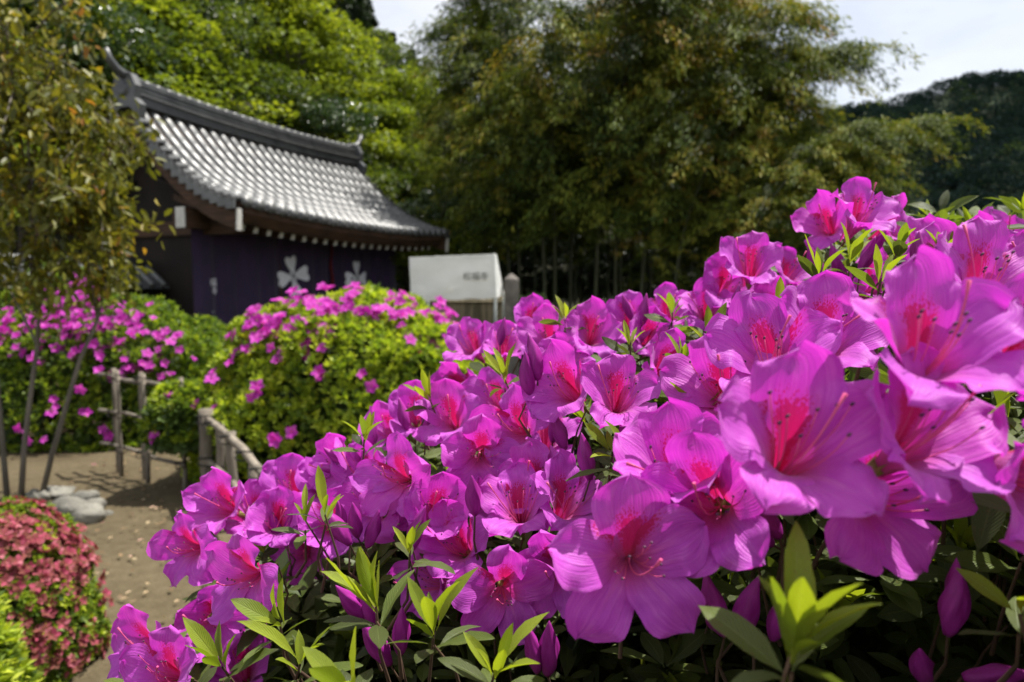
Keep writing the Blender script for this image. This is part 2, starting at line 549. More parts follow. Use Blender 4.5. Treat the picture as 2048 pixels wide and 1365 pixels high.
# front row just behind the gate, then up the slope
for px, d, k, h, w in [
        (-60, 15, 'maple', 6.5, 1.1), (60, 18, 'ever', 8.0, 1.1), (185, 20.5, 'maple', 7.5, 1.15), (330, 22, 'maple', 7.2, 1.2),
        (440, 24, 'broad', 8.0, 1.1), (520, 22.5, 'maple', 5.2, 1.0), (640, 25, 'ever', 6.5, 1.1), (700, 24, 'broad', 6.0, 1.1),
        (770, 27, 'maple', 6.5, 1.2), (850, 25, 'broad', 6.0, 1.1), (900, 22, 'ever', 5.0, 1.1), (960, 30, 'broad', 7.5, 1.2),
        (100, 27, 'broad', 9.0, 1.2), (270, 29, 'ever', 8.5, 1.2), (390, 31, 'ever', 9.0, 1.2), (480, 33, 'ever', 8.5, 1.2),
        (590, 31, 'maple', 9.2, 0.95), (700, 34, 'maple', 6.0, 1.2), (800, 36, 'maple', 6.8, 1.25), (890, 34, 'broad', 6.8, 1.2),
        (0, 34, 'ever', 9.0, 1.2), (180, 38, 'maple', 9.0, 1.3), (330, 40, 'broad', 9.0, 1.3), (450, 42, 'broad', 9.0, 1.2),
        (545, 44, 'cedar', 12, 1.3), (660, 45, 'ever', 6.5, 1.3), (760, 47, 'broad', 7.2, 1.3), (860, 47, 'ever', 6.0, 1.3),
        (90, 48, 'broad', 10, 1.3), (250, 52, 'ever', 10, 1.3), (400, 54, 'broad', 10, 1.4), (530, 56, 'maple', 10, 1.3),
        (640, 58, 'cedar', 14, 1.4), (960, 52, 'broad', 9, 1.3), (1050, 46, 'ever', 8, 1.3), (1150, 50, 'broad', 8, 1.4),
        (560, 72, 'cedar', 15, 1.4), (640, 74, 'cedar', 15, 1.4), (700, 70, 'cedar', 13, 1.4), (745, 76, 'cedar', 8.0, 1.4),
        (790, 72, 'cedar', 6.0, 1.4), (830, 76, 'cedar', 5, 1.4), (610, 66, 'cedar', 13, 1.3), (500, 70, 'cedar', 14, 1.4),
        (420, 72, 'cedar', 14, 1.4), (670, 62, 'cedar', 10, 1.4), (720, 64, 'cedar', 9, 1.4), (770, 64, 'cedar', 6, 1.4)]:
    wood_tree(px, d, k, h, w)
wood_tree(828, 19.5, 'maple', 3.3, 1.25, 'small bright green maple just beyond the far end of the gate roof')
wood_tree(880, 21.0, 'maple', 3.6, 1.2, 'light green maple between the gate roof and the bamboo grove')

# trees at the foot of the far hill, right of the grove
for px, d, k, h, w, lb in [
        (1640, 46, 'broad', 7.5, 1.3, 'rounded green tree beside the bamboo grove at the foot of the far hill'),
        (1720, 60, 'maple', 6.5, 1.3, 'pale green tree standing before the far dark hill'),
        (1830, 75, 'broad', 7.5, 1.4, 'broad dark green tree before the far hill'),
        (1990, 70, 'maple', 7.0, 1.3, 'light green round tree low on the far hill'),
        (2130, 62, 'broad', 8.0, 1.4, 'green tree low on the far hill at its right flank'),
        (1560, 40, 'ever', 6.5, 1.3, 'dark evergreen tree behind the right side of the bamboo grove')]:
    x = (px - 1024) / FPX * d
    place_tree(k, x, d, h, rngT.uniform(0, 6.28), int(rngT.integers(0, 3)), {'broad': 'broadleaf_tree', 'maple': 'maple_tree', 'ever': 'evergreen_tree'}[k], lb, None, w)

# ---------------------------------------------------------------- far hill and its wood
SKYL = [(1150, 330), (1300, 300), (1450, 275), (1560, 252), (1650, 222), (1730, 214), (1800, 198), (1860, 172), (1920, 160), (1990, 164), (2060, 182), (2200, 235), (2400, 330), (2700, 430)]
HD = 300.0
sk_x = np.array([(a - 1024) / FPX * HD for a, b in SKYL]); sk_z = np.array([(580 - b) / FPX * HD + 1.5 for a, b in SKYL])
def far_z(x, y):
    Hx = np.interp(x, sk_x, sk_z, left=sk_z[0], right=sk_z[-1])
    Hx = Hx * np.clip((x - 5) / 40, 0, 1)
    t = np.clip((y - 130.0) / (HD - 130.0), 0, 1)
    back = np.clip(1 - (y - HD) / 160.0, 0, 1)
    s = t * t * (3 - 2 * t) * 0.55 + t * 0.45
    gul = 1 + 0.05 * np.sin(x * 0.09 + y * 0.03) * np.sin(np.pi * t)
    return Hx * s * gul * back - 6.0 - 0.0 * x
def make_far_hill():
    xs = np.linspace(0, 420, 70); ys = np.linspace(110, 460, 60)
    X, Y = np.meshgrid(xs, ys)
    Z = far_z(X, Y)
    V = np.stack([X, Y, Z], -1).reshape(-1, 3)
    ny, nx = X.shape
    i = (np.arange(ny - 1)[:, None] * nx + np.arange(nx - 1)[None, :]).ravel()
    F = np.stack([i, i + 1, i + nx + 1, i + nx], axis=1)
    m = plain_mat('hill_undergrowth', (0.012, 0.022, 0.01), (0.03, 0.05, 0.018), 0.05, 0.95, 0)
    tag(link('far_hill', mesh_np('far_hill', V, F, m, True)), kind='structure')
    rng = np.random.default_rng(3)
    n = 2300
    x = rng.uniform(70, 330, n * 2); y = rng.uniform(150, 325, n * 2)
    px = x / y * FPX + 1024
    k = (px > 1450) & (px < 2350)
    x, y = x[k][:n], y[k][:n]
    z = far_z(x, y) + 2.0
    n = len(x)
    sz = rng.uniform(2.6, 4.6, n)
    base = np.clip(rng.normal(0.35, 0.2, n), 0, 1)
    base = np.where(rng.uniform(size=n) < 0.035, rng.uniform(0.8, 1.0, n), base)
    k = 130
    q = rand_dirs(rng, n * k).reshape(n, k, 3) * (rng.uniform(0.5, 1, (n, k, 1)) ** 0.5)
    q[:, :, 2] = np.abs(q[:, :, 2]) * 1.25 - 0.2
    P = np.stack([x, y, z], -1)[:, None, :] + q * sz[:, None, None]
    D = unit(q) + rng.normal(size=q.shape) * 0.5
    N = np.array([0, 0, 1.0]) + rng.normal(size=q.shape) * 0.6
    L = np.repeat(sz * 0.21, k) * rng.uniform(0.7, 1.2, n * k)
    T = np.clip(np.repeat(base, k) + rng.normal(size=n * k) * 0.1, 0, 1)
    me = leaf_cloud('far_wood', P.reshape(-1, 3), D.reshape(-1, 3), N.reshape(-1, 3), L, L * 0.8, T, M_HILLWOOD)
    tag(link('far_wood', me), 'dark dense wood covering the far round hill', 'wood', kind='stuff')
make_far_hill()

# ---------------------------------------------------------------- bamboo grove
def bamboo_variant(seed, H, bend, gold):
    rng = np.random.default_rng(seed)
    mb = MB()
    def cpt(t):
        return np.array([bend * H * t ** 2.6, 0.0, H * (t - 0.18 * abs(bend) * t ** 3 * 2.2)])
    ts = np.linspace(0, 1, 16)
    cp = [cpt(t) for t in ts]
    mb.tube([Vector(p) + Vector((0, 0, -0.15 if i == 0 else 0)) for i, p in enumerate(cp)], [0.045 * (1 - 0.9 * t) + 0.004 for t in ts], 6)
    P, D, N, T, L = [], [], [], [], []
    for t in np.linspace(0.34, 1.0, 27):
        c = cpt(t)
        for b in range(2 if t < 0.5 else 3):
            a = rng.uniform(0, 2 * math.pi)
            ln = (0.70 + 1.05 * math.sin(math.pi * min(1, t * 0.95))) * rng.uniform(0.7, 1.25) * H / 8
            if t < 0.4: ln *= 0.75
            d0 = np.array([math.cos(a), math.sin(a), 0.45])
            sp = rng.normal(0.16 + gold * 0.40, 0.24)
            for j in range(6):
                u = (j + 1) / 6
                q = c + d0 * ln * u + np.array([0, 0, -0.75 * ln * u * u])
                kk = rng.integers(19, 28)
                off = rng.normal(size=(kk, 3)) * np.array([0.11, 0.11, 0.06])
                P.append(q + off)
                dd = np.array([d0[0], d0[1], -0.9]) + rng.normal(size=(kk, 3)) * 0.55
                D.append(dd); N.append(np.array([d0[0] * 0.4, d0[1] * 0.4, 1.0]) + rng.normal(size=(kk, 3)) * 0.5)
                T.append(np.clip(rng.normal(sp, 0.13, kk), 0, 1)); L.append(rng.uniform(0.11, 0.19, kk))
            mb.tube([c, c + d0 * ln * 0.5 + np.array([0, 0, -0.18 * ln]), c + d0 * ln + np.array([0, 0, -0.75 * ln])], [0.009, 0.006, 0.003], 4, False)
    P, D, N, T, L = map(np.concatenate, (P, D, N, T, L))
    return mb.mesh('culm', M_CULM, True), leaf_cloud('foliage', P, D, N, L, L * 0.2, T, M_BAMBOO, droop=0.1)
BAMB = [bamboo_variant(41, 8.5, 0.10, 0.2), bamboo_variant(42, 8.5, 0.20, 0.55), bamboo_variant(43, 8.0, 0.34, 0.75),
        bamboo_variant(44, 8.0, 0.50, 0.6), bamboo_variant(45, 8.5, 0.14, 0.85), bamboo_variant(46, 7.5, 0.26, 0.35)]
def bamboo(px, d, h, var, az, label=None):
    c, f = BAMB[var]
    x = (px - 1024) / FPX * d
    o = empty('bamboo', (x, d, gz(x, d)))
    s = h / 8.3
    o.scale = (s, s, s)
    o.rotation_euler.z = math.radians(az)
    tag(o, label or 'tall arching bamboo with olive gold leaves, one stem of the dense grove', 'bamboo', None if label else 'bamboo stems of the grove beside the gate')
    link('culm', c, o); link('foliage', f, o)
rngB = np.random.default_rng(17)
spots = []
for px, d, h, v, az in [
        (1000, 21.5, 8.2, 5, 200), (1040, 19, 9.4, 0, 180), (1090, 18, 10.2, 1, 150), (1140, 19, 10.6, 4, 20),
        (1190, 17.5, 10.2, 1, -20), (1240, 18.5, 10.8, 4, 0), (1280, 17, 9.8, 2, -10), (1335, 18, 10.0, 4, 10), (1350, 17, 8.8, 2, 0),
        (1415, 18, 8.6, 1, -15), (1425, 17.5, 7.8, 2, 15), (1460, 18.5, 7.2, 5, 0), (1480, 19, 6.6, 2, -10),
        (960, 24, 8.4, 1, 160), (1060, 23, 10.2, 4, 170), (1160, 22.5, 11.5, 0, 0), (1260, 22, 11.6, 1, 0), (1350, 22, 10.6, 4, 0), (1420, 22, 9.0, 0, 0), (1500, 23, 7.0, 5, 10),
        (1300, 17.2, 5.0, 4, -80), (1450, 16.5, 5.4, 4, -30), (1020, 19.0, 8.6, 1, 220), (1110, 18, 9.8, 5, 260), (1230, 17.5, 9.6, 0, 280), (1150, 21, 9.6, 5, 80), (1290, 21, 10.2, 0, 60),
        (1070, 20.5, 8.0, 1, 90), (1215, 20, 8.6, 5, 260), (1320, 20, 8.6, 1, 280), (1400, 20.5, 8.0, 5, 300), (1460, 20, 6.6, 1, 320), (1540, 21, 5.2, 5, 0)]:
    bamboo(px, d, h, v, az)
bamboo(1345, 16.5, 9.4, 3, 3, 'bamboo arching furthest out of the grove towards the sky')
bamboo(1520, 15.5, 6.3, 3, -4, 'low golden bamboo plume arching out before the far hill')
bamboo(1580, 15.5, 6.9, 3, 2, 'long golden bamboo plume reaching furthest across the hill skyline')
bamboo(1470, 15.0, 6.7, 3, 6, 'bamboo plume standing above the longest golden one')
bamboo(1590, 17.0, 5.4, 3, 8, 'bamboo stem at the outer edge of the grove drooping over the hill foot')

# undergrowth added to darken the foot of the grove
for k_, (px, d, h, w) in enumerate([(950, 24.5, 3.2, 1.6), (1030, 24, 3.6, 1.7), (1110, 24.5, 3.4, 1.7), (1190, 24, 3.6, 1.7), (1270, 24.5, 3.4, 1.7), (1350, 24, 3.6, 1.7), (1430, 24, 3.4, 1.7), (1510, 24.5, 3.4, 1.7), (1590, 25, 3.2, 1.7), (1680, 27, 3.0, 1.8), (1770, 30, 3.2, 1.8), (1870, 33, 3.2, 1.9), (1980, 35, 3.4, 1.9), (2090, 36, 3.4, 1.9)]):
    x = (px - 1024) / FPX * d
    place_tree('ever', x, d, h, k_ * 1.3, k_, 'evergreen_shrub', 'dark evergreen shrub added in the row closing off the foot of the bamboo grove', 'evergreen shrubs behind the bamboo', w, 'shrub')

# ================================================================ TEMPLE GATE
M_TILE = plain_mat('smoked_roof_tile', (0.060, 0.063, 0.064), (0.130, 0.133, 0.132), 3.0, 0.42, 0.12, 0.004, 0.75, rnd=0.16)
M_TILE_D = plain_mat('dark_ridge_tile', (0.035, 0.037, 0.040), (0.085, 0.088, 0.090), 3.0, 0.42, 0.15, 0.004, 0.5)
M_TILE_P = plain_mat('darkened_pan_tile', (0.030, 0.032, 0.033), (0.070, 0.072, 0.072), 3.0, 0.6, 0.15, 0.004, 0.3)  # tile grey darkened so the gaps between barrel rows read as shade
M_WOOD = plain_mat('weathered_dark_timber', (0.030, 0.016, 0.009), (0.085, 0.045, 0.026), 2.5, 0.75, 0.3, 0.004, 0.3, stretch=(1, 1, 6))
M_WHITE = plain_mat('white_painted_timber_end', (0.46, 0.45, 0.41), (0.62, 0.60, 0.56), 9.0, 0.7, 0.1, 0.002)
M_PLASTER = plain_mat('dull_plaster', (0.20, 0.185, 0.16), (0.32, 0.30, 0.27), 2.0, 0.9, 0.2, 0.004)
M_DARKBOARD = plain_mat('near_black_board', (0.008, 0.006, 0.005), (0.02, 0.014, 0.011), 2.0, 0.85, 0.1, 0.003)  # near-black, so the dark of the gate's inside sits in the colour

GD = Vector((0.398, 0.917, 0)).normalized()
GP = Vector((-GD.y, GD.x, 0))
GE = Vector((-4.46, 11.40, 0))
RL, HS, RISE, CON = 7.05, 2.7, 2.0, 0.72
UZ = Vector((0, 0, 1))
def G(a, s, z):
    return GE + GD * a + GP * s + UZ * z
def ra(a, s):
    """the gable edges lean in towards the ridge"""
    t = 1 - abs(s - HS) / HS
    a0, a1 = 0.14 * t, RL - 0.42 * t
    return a0 + (a1 - a0) * a / RL
def GR(a, s, z):
    return G(ra(a, s), s, z)
def eave_z(a):
    return 2.86 + 0.14 * abs((a - RL / 2) / (RL / 2)) ** 2.3
def roof_z(a, s):
    t = 1 - abs(s - HS) / HS
    lift = (eave_z(a) - 2.86) * (1 - 0.6 * t)
    return 2.86 + lift + RISE * ((1 - CON) * t + CON * t * t)
def loft(sections, closed=True):
    mb = MB()
    n = len(sections[0])
    vs = [p for s in sections for p in s]
    fs = []
    for i in range(len(sections) - 1):
        for k in range(n if closed else n - 1):
            fs.append((i * n + k, i * n + (k + 1) % n, (i + 1) * n + (k + 1) % n, (i + 1) * n + k))
    if closed:
        fs.append(tuple(range(n))[::-1]); fs.append(tuple((len(sections) - 1) * n + k for k in range(n)))
    return mb.add(vs, fs)

gate = empty('temple_gate', G(RL / 2, HS, 0))
tag(gate, 'small temple gate with curved grey tiled roof and dark timbers', 'gate')
bpy.context.view_layer.update()
GINV = gate.matrix_world.inverted()
def gpart(mb, name, mat, parent=None, smooth=False):
    mb.v = [tuple(GINV @ Vector(v)) for v in mb.v]
    return mb.build(name, mat, parent or gate, smooth)

As = np.linspace(0, RL, 29)
# roof slab under the tiles (bed of clay and boards)
mb = MB()
Ss = np.concatenate([np.linspace(0.05, HS, 12), np.linspace(HS, 2 * HS - 0.05, 12)[1:]])
top = [[GR(a, s, roof_z(a, s) - 0.05) for a in As] for s in Ss]
bot = [[GR(a, s, roof_z(a, s) - 0.13) for a in As] for s in Ss]
nS, nA = len(Ss), len(As)
vs = [p for r in top for p in r] + [p for r in bot for p in r]
fs = []
for i in range(nS - 1):
    for k in range(nA - 1):
        q = i * nA + k
        fs.append((q, q + 1, q + nA + 1, q + nA))
        q += nS * nA
        fs.append((q, q + nA, q + nA + 1, q + 1))
B = nS * nA
for k in range(nA - 1):
    fs.append((k, B + k, B + k + 1, k + 1)); e = (nS - 1) * nA + k
    fs.append((e, e + 1, B + e + 1, B + e))
for i in range(nS - 1):
    fs.append((i * nA, (i + 1) * nA, B + (i + 1) * nA, B + i * nA)); e = i * nA + nA - 1
    fs.append((e, B + e, B + e + nA, e + nA))
mb.add(vs, fs)
roof = gpart(mb, 'roof', M_WOOD)

# tiles
rows = 25
pitch = RL / rows
rngG = np.random.default_rng(9)
def barrel(a, s0, s1, r0, r1, capped=False):
    mb = MB()
    n = 6
    for_side = 1 if s0 < HS else -1
    sec = []
    for s, r, up in ((s0, r0, 0.012), (s1, r1, 0.006)):
        c = GR(a, s, roof_z(a, s) - 0.03 + up)
        nrm = UZ
        ring = []
        for k in range(n + 1):
            th = math.pi * k / n
            ring.append(c + GD * (math.cos(th) * r) + nrm * (math.sin(th) * r * 0.95))
        sec.append(ring)
    vs = sec[0] + sec[1]
    fs = [(k, k + 1, n + 2 + k, n + 1 + k) for k in range(n)]
    fs.append(tuple(range(n + 1))[::-1])
    mb.add(vs, fs)
    if capped:   # round eave end disc
        c = GR(a, s0 - 0.012, roof_z(a, s0) - 0.03 + 0.004)
        ring = [c + GD * (math.cos(t) * r0 * 1.12) + UZ * (math.sin(t) * r0 * 1.12) for t in [2 * math.pi * k / 10 for k in range(10)]]
        back = [p + GP * 0.05 for p in ring]
        mb.add(ring + back, [tuple(range(10))] + [(k, (k + 1) % 10, 10 + (k + 1) % 10, 10 + k) for k in range(10)])
    return mb
edges = np.linspace(0.0, HS - 0.12, 12)
for i in range(rows):
    a = pitch * (i + 0.5)
    for j in range(11):
        mb = barrel(a + rngG.normal() * 0.004, edges[j], edges[j + 1] + 0.03, 0.086, 0.078, j == 0)
        gpart(mb, 'barrel_tile', M_TILE, roof, True)
back_mb = MB()
for i in range(rows):
    a = pitch * (i + 0.5)
    for j in range(11):
        t = barrel(a, 2 * HS - edges[j], 2 * HS - edges[j + 1] - 0.03, 0.083, 0.074, False)
        back_mb.add(t.v, t.f)
tag(gpart(back_mb, 'back_slope_tiles', M_TILE, roof, True), kind='stuff')
pan = MB()
for side in (0, 1):
    for j in range(16):
        e = np.linspace(0.0, HS - 0.1, 17)
        s0, s1 = e[j], e[j + 1] + 0.02
        if side: s0, s1 = 2 * HS - s0, 2 * HS - s1
        for i in range(rows + 1):
            a0, a1 = max(0, pitch * (i - 0.5) + 0.01), min(RL, pitch * (i + 0.5) - 0.01)
            if a1 - a0 < 0.02: continue
            am = (a0 + a1) / 2
            P = []
            for s, up in ((s0, 0.012), (s1, -0.012)):
                for a, dz in ((a0, 0.01), (am, -0.012), (a1, 0.01)):
                    P.append(GR(a, s, roof_z(a, s) - 0.052 + up + dz))
            for a, dz in ((a0, -0.015), (am, -0.037), (a1, -0.015)):
                P.append(GR(a, s0, roof_z(a, s0) - 0.03 + dz - (0.03 if j == 0 else 0)))
            pan.add(P, [(0, 1, 4, 3), (1, 2, 5, 4), (6, 7, 1, 0), (7, 8, 2, 1)])
tag(gpart(pan, 'pan_tiles', M_TILE_P, roof), kind='stuff')
# verge tiles lying across the two gable edges
for aend, sg in ((0.0, -1), (RL, 1)):
    for j in range(13):
        s = 0.10 + j * 0.185
        c0 = GR(aend + sg * 0.16, s, roof_z(aend, s) - 0.01)
        c1 = GR(aend - sg * 0.10, s, roof_z(aend, s) + 0.015)
        m = MB().tube([c0, c1], [0.06, 0.055], 8)
        m.box(GR(aend + sg * 0.13, s + 0.02, roof_z(aend, s) - 0.11), (0.035, 0.19, 0.16), (GD, GP, UZ))
        gpart(m, 'verge_tile', M_TILE, roof, False)
# ridge
def ridge_band(w, z0, z1, a0, a1):
    sec = []
    for a in np.linspace(a0, a1, 22):
        lift = 0.10 * abs((a - RL / 2) / (RL / 2)) ** 2.2
        zb = 2.86 + RISE + lift
        sec.append([GR(a, HS - w / 2, zb + z0), GR(a, HS + w / 2, zb + z0), GR(a, HS + w / 2, zb + z1), GR(a, HS - w / 2, zb + z1)])
    return loft(sec)
ridge = gpart(ridge_band(0.46, -0.14, 0.02, 0.02, RL - 0.02), 'ridge', M_TILE_D)
for w, z0, z1 in ((0.54, 0.02, 0.055), (0.34, 0.055, 0.125), (0.38, 0.125, 0.15), (0.32, 0.15, 0.215), (0.36, 0.215, 0.24), (0.30, 0.24, 0.30)):
    gpart(ridge_band(w, z0, z1, 0.0, RL), 'ridge_course', M_TILE if z1 < 0.06 else M_TILE_D, ridge)
for i in range(28):
    a = 0.12 + i * (RL - 0.24) / 27
    lift = 0.10 * abs((a - RL / 2) / (RL / 2)) ** 2.2
    z = 2.86 + RISE + lift + 0.31
    gpart(MB().tube([GR(a - 0.115, HS, z), GR(a + 0.125, HS, z + 0.004)], [0.088, 0.080], 8), 'ridge_cap_tile', M_TILE_D, ridge, True)
for aend, sg in ((0.0, -1), (RL, 1)):
    zt = 2.86 + RISE + 0.10
    m = MB()
    prof = [(-0.36, -0.42), (-0.40, -0.18), (-0.26, -0.06), (-0.30, 0.16), (-0.20, 0.36), (0, 0.44), (0.20, 0.36), (0.30, 0.16), (0.26, -0.06), (0.40, -0.18), (0.36, -0.42), (0.12, -0.20), (-0.12, -0.20)]
    m.prism(prof, GR(aend, HS, zt), GP, UZ, GD * (sg * 0.13))
    m.tube([GR(aend + sg * 0.13, HS, zt + 0.12), GR(aend + sg * 0.19, HS, zt + 0.12)], [0.16, 0.10], 12)
    og = gpart(m, 'ridge_end_tile', M_TILE_D, ridge)
    hp = [GR(aend - sg * 0.1, HS, zt + 0.34), GR(aend + sg * 0.12, HS, zt + 0.36), GR(aend + sg * 0.28, HS, zt + 0.43), GR(aend + sg * 0.42, HS, zt + 0.56), GR(aend + sg * 0.50, HS, zt + 0.72)]
    gpart(MB().tube(hp, [0.09, 0.085, 0.078, 0.07, 0.066], 10), 'ridge_horn', M_TILE_D, ridge, True)

# eave boards, rafters, barge boards
for side in (0, 1):
    sgn = 1 if side == 0 else -1
    s_ = (lambda s: s) if side == 0 else (lambda s: 2 * HS - s)
    sec = []
    for a in np.linspace(0.10, RL - 0.10, 22):
        z = eave_z(a)
        sec.append([GR(a, s_(0.06), z - 0.10), GR(a, s_(0.06), z - 0.20), GR(a, s_(0.20), z - 0.36), GR(a, s_(0.30), z - 0.36), GR(a, s_(0.30), z - 0.09)])
    gpart(loft(sec), 'eave_board', M_WOOD)
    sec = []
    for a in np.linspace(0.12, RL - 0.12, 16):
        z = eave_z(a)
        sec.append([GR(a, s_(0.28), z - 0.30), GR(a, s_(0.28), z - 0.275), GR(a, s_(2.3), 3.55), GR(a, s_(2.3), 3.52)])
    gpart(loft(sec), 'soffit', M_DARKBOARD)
nr = 21
for i in range(nr):
    a = 0.34 + i * (RL - 0.68) / (nr - 1)
    z = eave_z(a) - 0.40
    d0 = (GR(a, 2.0, z + 0.62) - GR(a, 0.36, z)).normalized()
    up = GD.cross(d0)
    if up.z < 0: up = -up
    p0, p1 = GR(a, 0.36, z), GR(a, 2.0, z + 0.62)
    rf = gpart(MB().box((p0 + p1) / 2, ((p1 - p0).length, 0.085, 0.10), (d0, GD, up)), 'rafter', M_WOOD)
    gpart(MB().box(p0 - d0 * 0.008, (0.016, 0.092, 0.107), (d0, GD, up)), 'white_rafter_end', M_WHITE, rf)
for aend, sg in ((0.02, -1), (RL - 0.02, 1)):
    for side in (0, 1):
        s_ = (lambda s: s) if side == 0 else (lambda s: 2 * HS - s)
        sec = []
        for s in np.linspace(0.06, HS - 0.01, 14):
            z = roof_z(aend, s) - 0.16
            wdt = 0.34 - 0.06 * s / HS
            q0, q1 = GR(aend, s_(s), z), GR(aend, s_(s + 0.02), z - wdt)
            sec.append([q0, q1, q1 + GD * (sg * 0.09), q0 + GD * (sg * 0.09)])
        bb = gpart(loft(sec), 'barge_board', M_WOOD)
        z = roof_z(aend, 0.06) - 0.16
        e0, e1 = GR(aend, s_(0.055), z - 0.02), GR(aend, s_(0.075), z - 0.36)
        cx = (e0 + e1) / 2 + GD * (sg * 0.045)
        ax = (e1 - e0).normalized()
        gpart(MB().box(cx - (GP if side == 0 else -GP) * 0.02, (0.36, 0.10, 0.03), (ax, GD, ax.cross(GD))), 'white_board_end', M_WHITE, bb)
# frame: posts, beams, gable
for s in (1.55, 3.85):
    for a in (0.55, 2.55, 4.5, RL - 0.55):
        gpart(MB().box(G(a, s, 1.55), (0.22, 0.22, 3.1), (GD, GP, UZ)), 'post', M_WOOD)
    gpart(MB().box(G(RL / 2, s, 2.74), (RL - 0.1, 0.20, 0.28), (GD, GP, UZ)), 'beam', M_WOOD)
bm_ = gpart(MB().box(G(RL / 2, 1.30, 2.74), (RL + 0.16, 0.20, 0.34), (GD, GP, UZ)), 'purlin', M_WOOD)
gpart(MB().box(G(-0.09, 1.30, 2.74), (0.02, 0.21, 0.35), (GD, GP, UZ)), 'white_purlin_end', M_WHITE, bm_)
for a in (0.55, RL - 0.55):
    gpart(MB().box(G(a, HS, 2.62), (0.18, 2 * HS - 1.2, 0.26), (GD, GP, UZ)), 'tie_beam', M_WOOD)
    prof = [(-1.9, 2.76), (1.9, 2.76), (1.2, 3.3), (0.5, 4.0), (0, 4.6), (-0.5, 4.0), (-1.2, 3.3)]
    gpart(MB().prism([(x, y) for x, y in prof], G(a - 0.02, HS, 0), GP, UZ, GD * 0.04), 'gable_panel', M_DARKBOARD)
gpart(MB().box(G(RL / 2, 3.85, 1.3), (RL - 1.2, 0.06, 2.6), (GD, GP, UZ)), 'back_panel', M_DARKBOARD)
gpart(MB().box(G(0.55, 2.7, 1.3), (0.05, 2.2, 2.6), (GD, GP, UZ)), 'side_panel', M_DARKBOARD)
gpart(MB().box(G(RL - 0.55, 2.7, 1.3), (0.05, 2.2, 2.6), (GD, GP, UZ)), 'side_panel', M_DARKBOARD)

# ---------------------------------------------------------------- purple curtain on the gate
m, n, l, out = new_mat('purple_curtain_cloth')
tcn = n.new('ShaderNodeTexCoord')
f = noise_n(n, l, tcn.outputs['Object'], 3.0, 4)
r = ramp(n, [(0.3, (0.011, 0.003, 0.026)), (0.7, (0.024, 0.006, 0.046))]); l.new(f, r.inputs['Fac'])
p = n.new('ShaderNodeBsdfPrincipled'); p.inputs['Roughness'].default_value = 0.8
p.inputs['Sheen Weight'].default_value = 0.2
l.new(r.outputs['Color'], p.inputs['Base Color']); l.new(p.outputs['BSDF'], out.inputs['Surface'])
M_CURT = m
M_CREST = plain_mat('white_printed_crest', (0.66, 0.66, 0.70), (0.80, 0.80, 0.84), 6.0, 0.85, 0.0)
M_RED = plain_mat('red_cord', (0.08, 0.006, 0.01), (0.14, 0.01, 0.012), 8.0, 0.8, 0.0)
C_S = 1.40
cA0, cA1, cZ0, cZ1 = 0.20, RL - 0.30, 0.45, 2.60
def fold(a, z):
    w = 0.35 + 0.65 * (cZ1 - z) / (cZ1 - cZ0)
    return 0.060 * w * (math.sin(a * 4.1 + 0.6) + 0.5 * math.sin(a * 11.7 + 1.2 + 0.3 * z) + 0.25 * math.sin(a * 23.0))
na, nzv = 150, 12
V = []
for j in range(nzv + 1):
    z = cZ0 + (cZ1 - cZ0) * j / nzv
    for i in range(na + 1):
        a = cA0 + (cA1 - cA0) * i / na
        V.append(G(a, C_S - fold(a, z), z))
F = [(j * (na + 1) + i, j * (na + 1) + i + 1, (j + 1) * (na + 1) + i + 1, (j + 1) * (na + 1) + i) for j in range(nzv) for i in range(na)]
curt = empty('curtain', G((cA0 + cA1) / 2, C_S, cZ0))
tag(curt, 'deep purple cloth curtain with white flower crests hung across the gate', 'curtain')
bpy.context.view_layer.update()
CINV = curt.matrix_world.inverted()
me = mesh_np('cloth', [CINV @ v for v in V], F, M_CURT, True)
ob = link('cloth', me, curt)
def cpart(mb, name, mat):
    mb.v = [tuple(CINV @ Vector(v)) for v in mb.v]
    return mb.build(name, mat, curt)
cpart(MB().tube([G(cA0 - 0.05, C_S + 0.02, cZ1 + 0.02), G(cA1 + 0.05, C_S + 0.02, cZ1 + 0.02)], 0.025, 8), 'hanging_rod', M_WOOD)
def on_curtain(px, py):
    q = at_plane(px, py, G(0, C_S, 0), -GP)
    return (q - GE).dot(GD), q.z
